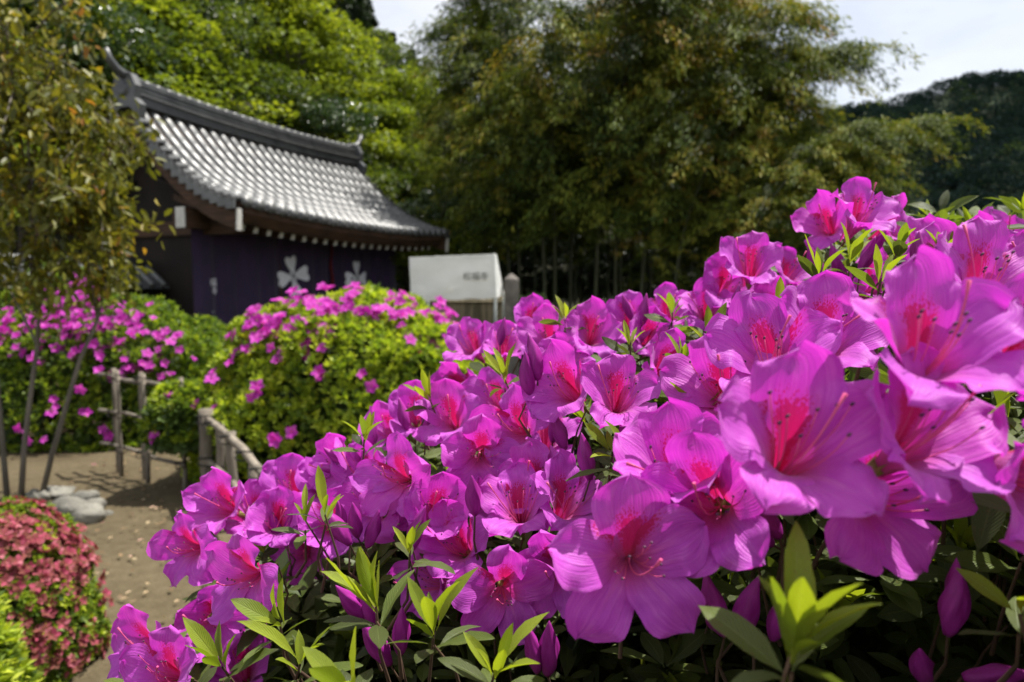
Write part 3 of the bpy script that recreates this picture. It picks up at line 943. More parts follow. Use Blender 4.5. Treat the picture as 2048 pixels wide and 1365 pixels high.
def crest(px, py, size, rot):
    a0, z0 = on_curtain(px, py)
    def put(mb, poly):
        k = len(poly)
        vs = [G(a0 + x, C_S - 0.012 - fold(a0 + x, z0 + y), z0 + y) for x, y in poly]
        cxy = (sum(x for x, y in poly) / k, sum(y for x, y in poly) / k)
        vs.append(G(a0 + cxy[0], C_S - 0.014 - fold(a0 + cxy[0], z0 + cxy[1]), z0 + cxy[1]))
        mb.add(vs, [(i, (i + 1) % k, k) for i in range(k)])
    for q in range(4):
        th = math.radians(rot + 90 * q)
        poly = []
        base = [(0.10, 0.0), (0.30, 0.13), (0.55, 0.27), (0.78, 0.36), (0.95, 0.34), (1.02, 0.22), (0.97, 0.08), (0.90, 0.0), (0.97, -0.08), (1.02, -0.22), (0.95, -0.34), (0.78, -0.36), (0.55, -0.27), (0.30, -0.13)]
        for u, v in base:
            u, v = u * size, v * size * 1.12
            poly.append((u * math.cos(th) - v * math.sin(th), u * math.sin(th) + v * math.cos(th)))
        mb = MB(); put(mb, poly)
        cpart(mb, 'crest_petal', M_CREST)
        th2 = th + math.radians(45)
        mb = MB()
        for dt in (-0.22, 0.0, 0.22):
            c, s_ = math.cos(th2 + dt), math.sin(th2 + dt)
            put(mb, [(0.06 * size * c - 0.006 * s_, 0.06 * size * s_ + 0.006 * c), (0.34 * size * c - 0.008 * s_, 0.34 * size * s_ + 0.008 * c), (0.34 * size * c + 0.008 * s_, 0.34 * size * s_ - 0.008 * c), (0.06 * size * c + 0.006 * s_, 0.06 * size * s_ - 0.006 * c)])
        cpart(mb, 'crest_stamens', M_CREST)
crest(587, 553, 0.42, 102)
crest(712, 558, 0.42, 92)
def text_mesh(body, size):
    cu = bpy.data.curves.new('lettering', 'FONT')
    cu.body = body; cu.size = size; cu.align_x = 'CENTER'; cu.align_y = 'CENTER'; cu.extrude = 0.001
    to = bpy.data.objects.new('lettering_source', cu)
    col.objects.link(to)
    dg = bpy.context.evaluated_depsgraph_get()
    me = bpy.data.meshes.new_from_object(to.evaluated_get(dg))
    bpy.data.objects.remove(to)
    return me
def put_text(body, size, origin, ux, uy, mat, parent, inv, name='lettering'):
    me = text_mesh(body, size)
    un = ux.cross(uy)
    for v in me.vertices:
        v.co = inv @ (origin + ux * v.co.x + uy * v.co.y + un * v.co.z)
    me.materials.clear(); me.materials.append(mat)
    return link(name, me, parent)
for px, py, ch, sz in ((424, 566, '福', 0.16), (427, 583, '寺', 0.15), (423, 625, '一', 0.07)):
    a_, z_ = on_curtain(px, py)
    put_text(ch, sz, G(a_, C_S - 0.02 - fold(a_, z_), z_), GD, UZ, M_CREST, curt, CINV)
# the red cord tied in the middle of the curtain
a_, z_ = on_curtain(662, 520)
cpart(MB().tube([G(a_ + 0.03 * math.sin(k * 1.3), C_S - 0.06 - fold(a_, z_), 2.58 - k * 0.14) for k in range(9)], [0.02, 0.022, 0.022, 0.024, 0.03, 0.03, 0.034, 0.04, 0.05], 7), 'cord', M_RED)

# ---------------------------------------------------------------- roofed wall on both sides of the gate
def roofed_wall(a0, a1, s, label):
    w = empty('roofed_wall', G((a0 + a1) / 2, s, 0))
    tag(w, label, 'wall')
    bpy.context.view_layer.update()
    inv = w.matrix_world.inverted()
    def part(mb, name, mat, parent=None, smooth=False):
        mb.v = [tuple(inv @ Vector(v)) for v in mb.v]
        return mb.build(name, mat, parent or w, smooth)
    L = a1 - a0
    part(MB().box(G((a0 + a1) / 2, s, 0.75), (L, 0.24, 1.54), (GD, GP, UZ)), 'wall_body', M_DARKBOARD)
    cap = MB().prism([(-0.50, 1.52), (-0.48, 1.58), (0, 1.92), (0.48, 1.58), (0.50, 1.52), (0, 1.80)], G(a0, s, 0), GP, UZ, GD * L)
    cp = part(cap, 'wall_roof', M_TILE_D)
    n_ = int(L / 0.24)
    for i in range(n_):
        a = a0 + (i + 0.5) * L / n_
        for sg in (-1, 1):
            part(MB().tube([G(a, s + sg * 0.52, 1.575), G(a, s + sg * 0.04, 1.925)], [0.058, 0.052], 8), 'barrel_tile', M_TILE, cp, True)
    part(MB().tube([G(a0, s, 1.98), G(a1, s, 1.98)], 0.085, 10), 'wall_ridge', M_TILE_D, None, True)
roofed_wall(-3.6, 0.40, 2.7, 'low tile-capped wall on the near side of the gate behind the young trees')
roofed_wall(RL - 0.40, RL + 1.9, 2.7, 'low tile-capped wall beyond the far side of the gate')

# ================================================================ BANNER, FENCES, STONE POST
m, n, l, out = new_mat('thin_white_canvas')
tcn = n.new('ShaderNodeTexCoord')
f = noise_n(n, l, tcn.outputs['Object'], 2.2, 5)
r = ramp(n, [(0.3, (0.76, 0.77, 0.75)), (0.7, (0.86, 0.86, 0.84))]); l.new(f, r.inputs['Fac'])
p = n.new('ShaderNodeBsdfPrincipled'); p.inputs['Roughness'].default_value = 0.85; p.inputs['Specular IOR Level'].default_value = 0.1
l.new(r.outputs['Color'], p.inputs['Base Color']); l.new(bump_n(n, l, noise_n(n, l, tcn.outputs['Object'], 5.0, 4), 0.4, 0.04), p.inputs['Normal'])
t = n.new('ShaderNodeBsdfTranslucent'); l.new(r.outputs['Color'], t.inputs['Color'])
s = n.new('ShaderNodeMixShader'); s.inputs[0].default_value = 0.35
l.new(p.outputs['BSDF'], s.inputs[1]); l.new(t.outputs['BSDF'], s.inputs[2]); l.new(s.outputs[0], out.inputs['Surface'])
M_CLOTH = m
M_INK = plain_mat('faded_black_ink', (0.03, 0.03, 0.03), (0.07, 0.07, 0.07), 8.0, 0.9, 0.0)
M_POLE = plain_mat('grey_metal_pole', (0.22, 0.24, 0.23), (0.34, 0.36, 0.35), 6.0, 0.5, 0.0)
BY = 10.0
tl, tr_ = at_y(818, 515, BY + 0.1), at_y(990, 508, BY - 0.05)
bl, br = at_y(822, 602, BY + 0.1), at_y(993, 597, BY - 0.05)
ban = empty('banner_stand', ((tl.x + tr_.x) / 2, BY, 0))
tag(ban, 'white canvas sheet with black lettering draped on a pole frame beside the gate', 'banner')
bpy.context.view_layer.update()
BINV = ban.matrix_world.inverted()
def bpart(mb, name, mat, smooth=False):
    mb.v = [tuple(BINV @ Vector(v)) for v in mb.v]
    return mb.build(name, mat, ban, smooth)
nu, nv = 26, 12
def sheet(P00, P10, P01, P11, depth, seed):
    vs, fs = [], []
    for j in range(nv + 1):
        v = j / nv
        for i in range(nu + 1):
            u = i / nu
            q = (P00.lerp(P10, u)).lerp(P01.lerp(P11, u), v)
            w = depth * (0.3 + v) * (mnoise.noise(Vector((u * 3.2 + seed, v * 2.4 + 2 * u, seed))) + 0.5 * mnoise.noise(Vector((u * 7 + v * 5, v * 6, seed + 4))))
            vs.append(q + Vector((0, w, 0.008 * math.sin(u * 19 + seed) * v)))
    for j in range(nv):
        for i in range(nu):
            b = j * (nu + 1) + i
            fs.append((b, b + 1, b + nu + 2, b + nu + 1))
    return MB().add(vs, fs)
bpart(sheet(tl, tr_, bl, br, 0.03, 1.0), 'front_sheet', M_CLOTH, True)
tl2, tr2 = tl + Vector((0.02, 0.10, -0.0)), tr_ + Vector((0.02, 0.10, 0.0))
bl2, br2 = bl + Vector((0.15, 0.75, 0.10)), br + Vector((0.10, 0.75, 0.06))
bpart(sheet(tl2, tr2, bl2, br2, 0.03, 5.0), 'rear_sheet', M_CLOTH, True)
bpart(sheet(tl, tr_, tl2, tr2, 0.004, 2.0), 'top_fold', M_CLOTH, True)
bpart(sheet(tr_, tr2, br, br2, 0.01, 7.0), 'side_sheet', M_CLOTH, True)
for q in (Vector((tl.x + 0.03, tl.y + 0.05, 0)), Vector((tr_.x - 0.0, tr_.y + 0.05, 0)), Vector((br2.x, br2.y, 0)), Vector((bl2.x, bl2.y, 0))):
    top_z = tl.z if q.y < BY + 0.4 else 1.45
    bpart(MB().tube([q, q + Vector((0, 0, top_z - 0.02))], 0.024, 8), 'pole', M_POLE, True)
bpart(MB().tube([tl + Vector((0, 0.05, -0.03)), tr_ + Vector((0, 0.05, -0.03))], 0.02, 8), 'crossbar', M_POLE, True)
ux = (tr_ - tl).normalized()
for px, ch in ((934, '松'), (951, '福'), (968, '寺')):
    put_text(ch, 0.125, at_y(px, 554, BY - 0.06), ux, UZ, M_INK, ban, BINV)

M_BRUSH = plain_mat('dry_bamboo_slat', (0.09, 0.075, 0.045), (0.24, 0.20, 0.125), 3.0, 0.85, 0.3, 0.006, stretch=(4, 4, 0.4), rnd=0.35)
scr = empty('slat_screen', (-0.75, 11.3, 0))
tag(scr, 'weathered upright slat screen behind the white banner', 'fence')
rngF = np.random.default_rng(4)
for i in range(44):
    x = -2.05 + i * 0.048
    h = 1.40 + rngF.normal() * 0.015
    o = MB().tube([(x + 0.75 + rngF.normal() * 0.003, rngF.normal() * 0.006, -0.05), (x + 0.75 + rngF.normal() * 0.004, 0, h * 0.5), (x + 0.75, 0, h)], 0.023, 6).build('slat', M_BRUSH, scr, True)
for z in (0.25, 0.8, 1.3):
    MB().tube([(-1.32, -0.035, z), (0.86, -0.035, z)], 0.018, 6).build('rail', M_BRUSH, scr, True)

M_STONE = plain_mat('weathered_stone', (0.085, 0.075, 0.068), (0.20, 0.18, 0.16), 5.0, 0.95, 0.6, 0.02)
g0 = at_y(1023, 560, 10.5)
sp = MB()
hw = 0.115
for z0, z1, w0, w1 in ((-0.1, 1.66, hw, hw * 0.96),):
    sp.add([(g0.x - w0, 10.5 - w0, z0), (g0.x + w0, 10.5 - w0, z0), (g0.x + w0, 10.5 + w0, z0), (g0.x - w0, 10.5 + w0, z0),
            (g0.x - w1, 10.5 - w1, z1), (g0.x + w1, 10.5 - w1, z1), (g0.x + w1, 10.5 + w1, z1), (g0.x - w1, 10.5 + w1, z1), (g0.x, 10.5, z1 + 0.10)],
           [(3, 2, 1, 0), (0, 1, 5, 4), (1, 2, 6, 5), (2, 3, 7, 6), (3, 0, 4, 7), (4, 5, 8), (5, 6, 8), (6, 7, 8), (7, 4, 8)])
o = sp.build('stone_post', M_STONE)
bv = o.modifiers.new('bevel', 'BEVEL'); bv.width = 0.015; bv.segments = 2
tag(o, 'square dark stone post with pointed top beside the white banner', 'stone post')

# low pole fences along the path
M_POLEWOOD = plain_mat('grey_weathered_pole', (0.11, 0.092, 0.072), (0.25, 0.215, 0.172), 5.0, 0.85, 0.35, 0.006, stretch=(3, 3, 0.5), rnd=0.15)
M_TIE = plain_mat('black_palm_rope', (0.012, 0.011, 0.01), (0.03, 0.028, 0.025), 20.0, 0.9, 0.0)
def wob(p0, p1, r, seed, n=7, amp=0.012):
    rg = np.random.default_rng(seed)
    pts = []
    for i in range(n):
        t = i / (n - 1)
        pts.append(Vector(p0).lerp(Vector(p1), t) + Vector(rg.normal(size=3) * amp * (0 < i < n - 1)))
    return pts, [r * (1 + 0.08 * rg.normal()) for _ in range(n)]
def pole_fence(label, rails, posts):
    p0 = posts[0][0]
    e = empty('pole_fence', (p0.x, p0.y, 0))
    tag(e, label, 'fence')
    off = Vector((p0.x, p0.y, 0))
    for i, (a, b, r) in enumerate(rails):
        pts, rr = wob(a - off, b - off, r, 100 + i)
        MB().tube(pts, rr, 8).build('rail', M_POLEWOOD, e, True)
    for i, (q, h, r) in enumerate(posts):
        pts, rr = wob(q - off - UZ * 0.06, q - off + UZ * h, r, 200 + i, 5, 0.006)
        po = MB().tube(pts, rr, 8).build('post', M_POLEWOOD, e, True)
        for (a, b, rl) in rails:
            ab = (b - a); t = (q - a).dot(ab) / ab.dot(ab)
            if 0 <= t <= 1:
                c = a + ab * t - off
                m = MB()
                for k in range(2):
                    m.tube([c + Vector((math.cos(th) * (r + 0.02), math.sin(th) * (r + 0.02), (k - 0.5) * 0.02 + 0.018 * math.sin(th + k * 3.1))) for th in np.linspace(0, 6.28, 10)], 0.005, 4)
                m.build('rope_tie', M_TIE, po)
A, Bq = at_ground(205, 938), at_ground(372, 990)
dirA = (Bq - A)
pole_fence('grey pole fence with three rails across the shaded side of the path',
    [(A + UZ * h, Bq + UZ * h, 0.015) for h in (0.22, 0.50, 0.80)],
    [(A + dirA * t + Vector((0.0, -0.03 if k % 2 else 0.03, 0)), 0.86, 0.017) for k, t in enumerate((0.18, 0.28, 0.52, 0.60, 0.97))])
A2, B2 = at_ground(418, 1003), Vector((-0.98, 3.0, 0))
dirB = (B2 - A2)
pole_fence('sunlit pole fence slanting beside the large round azalea',
    [(A2 + UZ * 0.60 - dirB * 0.02, B2 + UZ * 0.55, 0.024), (A2 + UZ * 0.30, B2 + UZ * 0.27, 0.022)],
    [(A2, 0.66, 0.05), (A2 + dirB * 0.10 + Vector((0.05, 0, 0)), 0.58, 0.036), (A2 + dirB * 0.32 + Vector((0.03, 0, 0)), 0.62, 0.03), (A2 + dirB * 0.52 + Vector((0.06, 0, 0)), 0.52, 0.026), (A2 + dirB * 0.70 + Vector((0.07, 0, 0)), 0.58, 0.042), (A2 + dirB * 0.95, 0.6, 0.03)])

# stones edging the bed at the foot of the young trees
M_ROCK = plain_mat('pale_field_stone', (0.10, 0.095, 0.08), (0.26, 0.25, 0.215), 7.0, 0.9, 0.6, 0.02, rnd=0.2)
def rock(px, py, w, h, seed, label, group=None):
    q = at_ground(px, py)
    wid = w / FPX * q.y / 2
    hei = h / FPX * q.y
    bm = bmesh.new()
    bmesh.ops.create_icosphere(bm, subdivisions=3, radius=1.0)
    for v in bm.verts:
        nn = mnoise.noise(v.co * 1.1 + Vector((seed * 7.1, 0, 0))) * 0.35 + mnoise.noise(v.co * 2.6 + Vector((0, seed * 3.3, 0))) * 0.14
        v.co = v.co * (1 + nn)
        v.co.x *= wid; v.co.y *= wid * 0.85; v.co.z *= hei * 0.62
        v.co.z += hei * 0.32
    me = bpy.data.meshes.new('stone'); bm.to_mesh(me); bm.free()
    me.polygons.foreach_set('use_smooth', np.ones(len(me.polygons), dtype=bool))
    o = link('stone', me, None, M_ROCK)
    o.location = (q.x, q.y, 0)
    tag(o, label, 'stone', group)
for k, (px, py, w, h, lb) in enumerate([(68, 1002, 34, 26, 'small pale stone at the foot of the young tree trunks'), (88, 1000, 32, 20, 'low flat stone between two pale stones of the bed edge'),
        (118, 992, 62, 22, 'long pale flat stone edging the bed under the young trees'), (172, 1006, 50, 30, 'pale rounded stone at the path corner of the bed'),
        (190, 1020, 44, 26, 'mossy stone beside the path below the pale rounded one'), (178, 1042, 62, 36, 'larger grey stone at the path edge beside the pink azalea'), (140, 1030, 80, 40, 'broad dark earthy stone in the middle of the stone edging'), (215, 1030, 22, 10, 'little flat stone lying on the path')]):
    rock(px, py, w, h, k + 1, lb)

# ================================================================ AZALEA BUSHES BEYOND THE PATH
M_AZLEAF = leaf_mat('azalea_small_leaf', [(0.0, (0.045, 0.075, 0.018)), (0.4, (0.1125, 0.18, 0.027)), (0.7, (0.285, 0.375, 0.033)), (1.0, (0.51, 0.57, 0.0525))], 0.40)
M_AZFLOWER = leaf_mat('magenta_azalea_petal', [(0.0, (0.42, 0.02, 0.36)), (0.5, (0.58, 0.055, 0.50)), (0.85, (0.68, 0.12, 0.58)), (1.0, (0.78, 0.05, 0.28))], 0.4, tcol=(1.1, 0.6, 0.95), rough=0.6, spec=0.2)
M_PINKFLOWER = leaf_mat('salmon_azalea_petal', [(0.0, (0.13, 0.055, 0.03)), (0.4, (0.26, 0.075, 0.065)), (0.75, (0.42, 0.070, 0.13)), (1.0, (0.48, 0.17, 0.20))], 0.35, tcol=(1.1, 0.7, 0.8), rough=0.65, spec=0.2)
M_TWIG = plain_mat('azalea_twig', (0.06, 0.035, 0.022), (0.14, 0.085, 0.055), 20.0, 0.85, 0.2, 0.002)

def small_flower(seed, rad, mat, lo=0.2, hi=0.9):
    rng = np.random.default_rng(seed)
    P, D, N, T = [], [], [], []
    for k in range(5):
        a = 2 * math.pi * k / 5 + rng.normal() * 0.12
        d = np.array([math.cos(a), math.sin(a), 0.45 + rng.normal() * 0.15])
        P.append(np.array([math.cos(a), math.sin(a), 0]) * rad * 0.08); D.append(d); N.append(np.array([-0.3 * math.cos(a), -0.3 * math.sin(a), 1.0]))
        T.append(rng.uniform(lo, hi))
    P.append(np.zeros(3)); D.append(np.array([0.15, 0.1, 1.0])); N.append(np.array([1.0, 0, 0])); T.append(1.0)
    L = np.array([rad] * 5 + [rad * 0.5]); W = np.array([rad * 0.85] * 5 + [rad * 0.25])
    return leaf_cloud('flower', np.array(P), np.array(D), np.array(N), L, W, np.array(T), mat, 'hex', 0.16, 0.12)
AZ_SMALL = [small_flower(60 + i, 0.040, M_AZFLOWER) for i in range(6)]
PINK_SMALL = [small_flower(80 + i, 0.020, M_PINKFLOWER, 0.0, 1.0) for i in range(6)]

def dome_pts(rng, n, R, seed, zlo=-0.1, lump=0.13):
    """points on a lumpy dome of radii R=(rx,ry,h), base at z=0; returns points and outward normals"""
    u = rand_dirs(rng, int(n * 2.4))
    u = u[u[:, 2] > zlo][:n]
    f = np.array([1 + lump * mnoise.noise(Vector(d * 2.2) + Vector((seed, 0, 0))) + lump * 0.6 * mnoise.noise(Vector(d * 5.5) + Vector((0, seed, 0))) for d in u])
    R = np.array(R)
    # squarish dome: bulging flanks
    p = np.sign(u) * np.abs(u) ** 0.82
    p = p * R * f[:, None]
    nrm = unit(u / R)
    return p, nrm, f
def azalea(name, label, cx, cy, R, nwhorl, leafL, seed, fl_mesh, fl_spots, mat_leaf=M_AZLEAF, tint_mu=0.5, z0=0.0, n_extra=0, wr=0.42):
    rng = np.random.default_rng(seed)
    e = empty(name, (cx, cy, z0))
    tag(e, label, 'bush')
    p, nr, f = dome_pts(rng, nwhorl, R, seed, -0.25)
    p[:, 2] = np.maximum(p[:, 2] + 0.12 * R[2], 0.03)
    nw = len(p)
    p = p * (1 - rng.uniform(0, 0.16, (nw, 1)) ** 1.5)
    k = 6
    ax = unit(nr + np.array([0, 0, 0.5]) + rng.normal(size=(nw, 3)) * 0.35)
    ref = unit(np.cross(ax, rand_dirs(rng, nw)))
    bi = np.cross(ax, ref)
    th = rng.uniform(0, 6.28, (nw, 1)) + np.arange(k)[None, :] * 2.4
    el = rng.uniform(0.25, 1.1, (nw, k))
    D = ax[:, None, :] * np.cos(el)[..., None] + (ref[:, None, :] * np.cos(th)[..., None] + bi[:, None, :] * np.sin(th)[..., None]) * np.sin(el)[..., None]
    N = ax[:, None, :] + rng.normal(size=D.shape) * 0.35
    base = np.clip(rng.normal(tint_mu, 0.2, nw), 0, 1)
    T = np.clip(base[:, None] + rng.normal(size=(nw, k)) * 0.1, 0, 1)
    P = np.repeat(p[:, None, :], k, axis=1)
    L = rng.uniform(0.7, 1.25, (nw, k)) * leafL
    me = leaf_cloud('foliage', P.reshape(-1, 3), D.reshape(-1, 3), N.reshape(-1, 3), L.ravel(), L.ravel() * wr, T.ravel(), mat_leaf, 'diamond', 0.2)
    tag(link('foliage', me, e), kind='stuff')
    # inner twigs and stems
    for s in range(7):
        a = rng.uniform(0, 6.28)
        top = Vector((R[0] * 0.6 * math.cos(a), R[1] * 0.6 * math.sin(a), R[2] * rng.uniform(0.5, 0.9)))
        bs = Vector((0.12 * math.cos(a), 0.12 * math.sin(a), -0.05))
        MB().tube([bs, bs.lerp(top, 0.5) + Vector((0, 0, 0.1 * R[2])), top], [0.022, 0.014, 0.005], 6).build('stem', M_TWIG, e, True)
    # an inner twig mass so that the heart of the bush is closed
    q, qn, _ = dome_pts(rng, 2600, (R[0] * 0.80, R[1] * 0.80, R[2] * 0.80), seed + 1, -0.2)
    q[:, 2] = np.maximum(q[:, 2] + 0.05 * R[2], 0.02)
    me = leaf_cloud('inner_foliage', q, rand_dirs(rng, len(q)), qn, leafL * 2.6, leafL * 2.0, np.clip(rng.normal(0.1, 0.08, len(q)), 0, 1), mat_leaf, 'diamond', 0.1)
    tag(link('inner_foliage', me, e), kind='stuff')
    return e, rng
def dome_hit(e, R, px, py, seed):
    """where the view ray through a photo pixel meets the bush's dome"""
    c = Vector(e.location) + Vector((0, 0, 0.12 * R[2]))
    r = ray(px, py)
    o = C_O - c
    lo = None
    t = 0.0
    steps = 400
    tmax = (Vector((c.x, c.y, 0)).length + max(R) * 1.5)
    prev = None
    for i in range(steps):
        t = tmax * i / steps
        q = o + r * t
        a = np.array([abs(q.x) / R[0], abs(q.y) / R[1], abs(q.z) / R[2]]) ** (1 / 0.82)
        if np.linalg.norm(a) ** 0.82 < 1.0 and q.z > -0.3 * R[2]:
            g = Vector((q.x / R[0] ** 2, q.y / R[1] ** 2, q.z / R[2] ** 2)).normalized()
            return c + q, g
    return None
def add_flowers(e, R, seed, meshes, pts, rng, spread, nmax, scale=1.0, cluster=(1, 4)):
    n = 0
    for (px, py) in pts:
        h = dome_hit(e, R, px, py, seed)
        if h is None: continue
        q, g = h
        for k in range(int(rng.integers(cluster[0], cluster[1]))):
            if n >= nmax: return n
            off = Vector(rng.normal(size=3) * spread)
            dirv = (g + Vector((0, -0.25, 0.35)) + Vector(rng.normal(size=3) * 0.4)).normalized()
            f = link('flower', meshes[int(rng.integers(0, len(meshes)))], e)
            f.location = q + off + g * rng.uniform(0.02, 0.10) * (R[0] / 1.3) - Vector(e.location)
            f.rotation_mode = 'QUATERNION'
            f.rotation_quaternion = dirv.to_track_quat('Z', 'Y')
            s = rng.uniform(0.75, 1.15) * scale
            f.scale = (s, s, s)
            n += 1
    return n

# the large round azalea in the middle
R1 = (1.22, 1.08, 1.28)
b1, rg = azalea('azalea_bush', 'large round magenta-flowered azalea in front of the purple curtain', -1.33, 5.72, R1, 10500, 0.060, 301, None, None, tint_mu=0.74)
pts = []
rp_ = np.random.default_rng(77)
def scatter(n, x0, x1, y0, y1, fn):
    out_ = []
    while len(out_) < n:
        x, y = rp_.uniform(x0, x1), rp_.uniform(y0, y1)
        if rp_.uniform() < fn(x, y): out_.append((x, y))
    return out_
pts += scatter(95, 365, 720, 570, 720, lambda x, y: 1.0 if (y < 590 + 0.28 * abs(690 - x) + 55 and x < 720) else 0.12)
pts = pts[:]
pts += scatter(10, 540, 780, 570, 690, lambda x, y: 0.5)
pts += scatter(22, 780, 925, 600, 720, lambda x, y: 1.0 if abs(y - (610 + (x - 780) * 0.42)) < 32 else 0.1)
pts += [(520, 800), (645, 758), (726, 768), (570, 728), (832, 720), (655, 672), (600, 672), (500, 690), (480, 640), (405, 740), (380, 770), (390, 720), (430, 690), (548, 640), (700, 600), (760, 640), (860, 640), (470, 720), (440, 760), (420, 840), (430, 830), (880, 690), (615, 930), (560, 880)]
add_flowers(b1, R1, 301, AZ_SMALL, pts, rg, 0.035, 300, 1.28, (2, 4))
# the hanging spray of that bush at its path side
R1b = (0.24, 0.24, 0.34)
b1b, rg = azalea('azalea_bush', 'small leafy azalea spray leaning over the pole fence', -2.42, 5.0, R1b, 900, 0.05, 305, None, None, tint_mu=0.6, z0=0.42)
add_flowers(b1b, R1b, 305, AZ_SMALL, [(312, 860), (318, 866), (308, 872), (292, 826), (288, 822), (352, 760), (345, 790)], rg, 0.02, 14, 1.0, (1, 3))

# the long azalea hedge behind the fence
R2 = (1.5, 1.1, 1.20)
b2, rg = azalea('azalea_bush', 'broad magenta azalea behind the three-rail fence and young trees', -4.45, 7.3, R2, 10500, 0.055, 311, None, None, tint_mu=0.45)
pts = scatter(85, 0, 300, 605, 720, lambda x, y: 1.0 if y < 690 else 0.4) + scatter(30, 180, 365, 650, 760, lambda x, y: 0.5) + scatter(8, 20, 220, 740, 880, lambda x, y: 0.5) + scatter(24, 90, 200, 590, 640, lambda x, y: 1)
add_flowers(b2, R2, 311, AZ_SMALL, pts, rg, 0.04, 285, 1.25, (1, 4))
R2b = (0.75, 0.7, 1.6)
b2b, rg = azalea('azalea_bush', 'taller magenta azalea rising behind the broad one near the wall', -6.0, 9.2, R2b, 4200, 0.055, 312, None, None, tint_mu=0.45)
add_flowers(b2b, R2b, 312, AZ_SMALL, scatter(40, 95, 200, 555, 610, lambda x, y: 1.0), rg, 0.05, 110, 1.2, (1, 4))

# clipped salmon-pink azalea at the near edge of the path
R3 = (0.41, 0.42, 0.575)
b3, rg = azalea('azalea_bush', 'clipped azalea dense with salmon-pink blooms beside the path', -2.09, 2.55, R3, 6000, 0.026, 321, None, None, tint_mu=0.55)
pts = scatter(230, 0, 230, 1010, 1200, lambda x, y: 1.0 if y < 1100 else 0.45) + scatter(90, 60, 235, 1100, 1340, lambda x, y: 0.8)
add_flowers(b3, R3, 321, PINK_SMALL, pts, rg, 0.012, 300, 1.15, (1, 3))
p, nr, f = dome_pts(rg, 3200, R3, 321, -0.2)
p[:, 2] = np.maximum(p[:, 2] + 0.12 * R3[2], 0.03)
k = np.array([mnoise.noise(Vector(q * 6.0)) for q in p]) > 0.16
p, nr = p[k] * 1.01, nr[k]
P, D, N, T = [], [], [], []
nf = len(p)
for j in range(5):
    th = rg.uniform(0, 0.5, nf) + j * 2 * math.pi / 5
    ref = unit(np.cross(nr, np.array([0.3, 0.5, 0.2]))); bi = np.cross(nr, ref)
    P.append(p); D.append(ref * np.cos(th)[:, None] + bi * np.sin(th)[:, None] + nr * 0.5); N.append(nr); T.append(np.clip(rg.normal(0.45, 0.3, nf), 0, 1))
me = leaf_cloud('small_blooms', np.concatenate(P), np.concatenate(D), np.concatenate(N), 0.019, 0.016, np.concatenate(T), M_PINKFLOWER, 'diamond', 0.15)
tag(link('small_blooms', me, b3), kind='stuff')

# fresh green shrub in the very corner
R4 = (0.26, 0.26, 0.62)
b4, rg = azalea('green_shrub', 'bright yellow-green shrub without flowers next to the salmon-pink azalea', -1.60, 1.72, R4, 2600, 0.045, 331, None, None, tint_mu=0.75, wr=0.3)
R4b = (0.45, 0.45, 0.5)

# clipped dark hedges beyond the stone post
for k, (px, d, w, h, lb) in enumerate([(1062, 12.5, 0.55, 1.38, 'dark clipped shrub directly beside the stone post'), (1250, 13.2, 1.3, 1.30, 'low dark clipped hedge at the foot of the bamboo')]):
    x = (px - 1024) / FPX * d
    azalea('clipped_hedge', lb, x, d, (w, 0.5, h * 0.86), 2600, 0.06, 341 + k, None, None, M_EVER, 0.5)

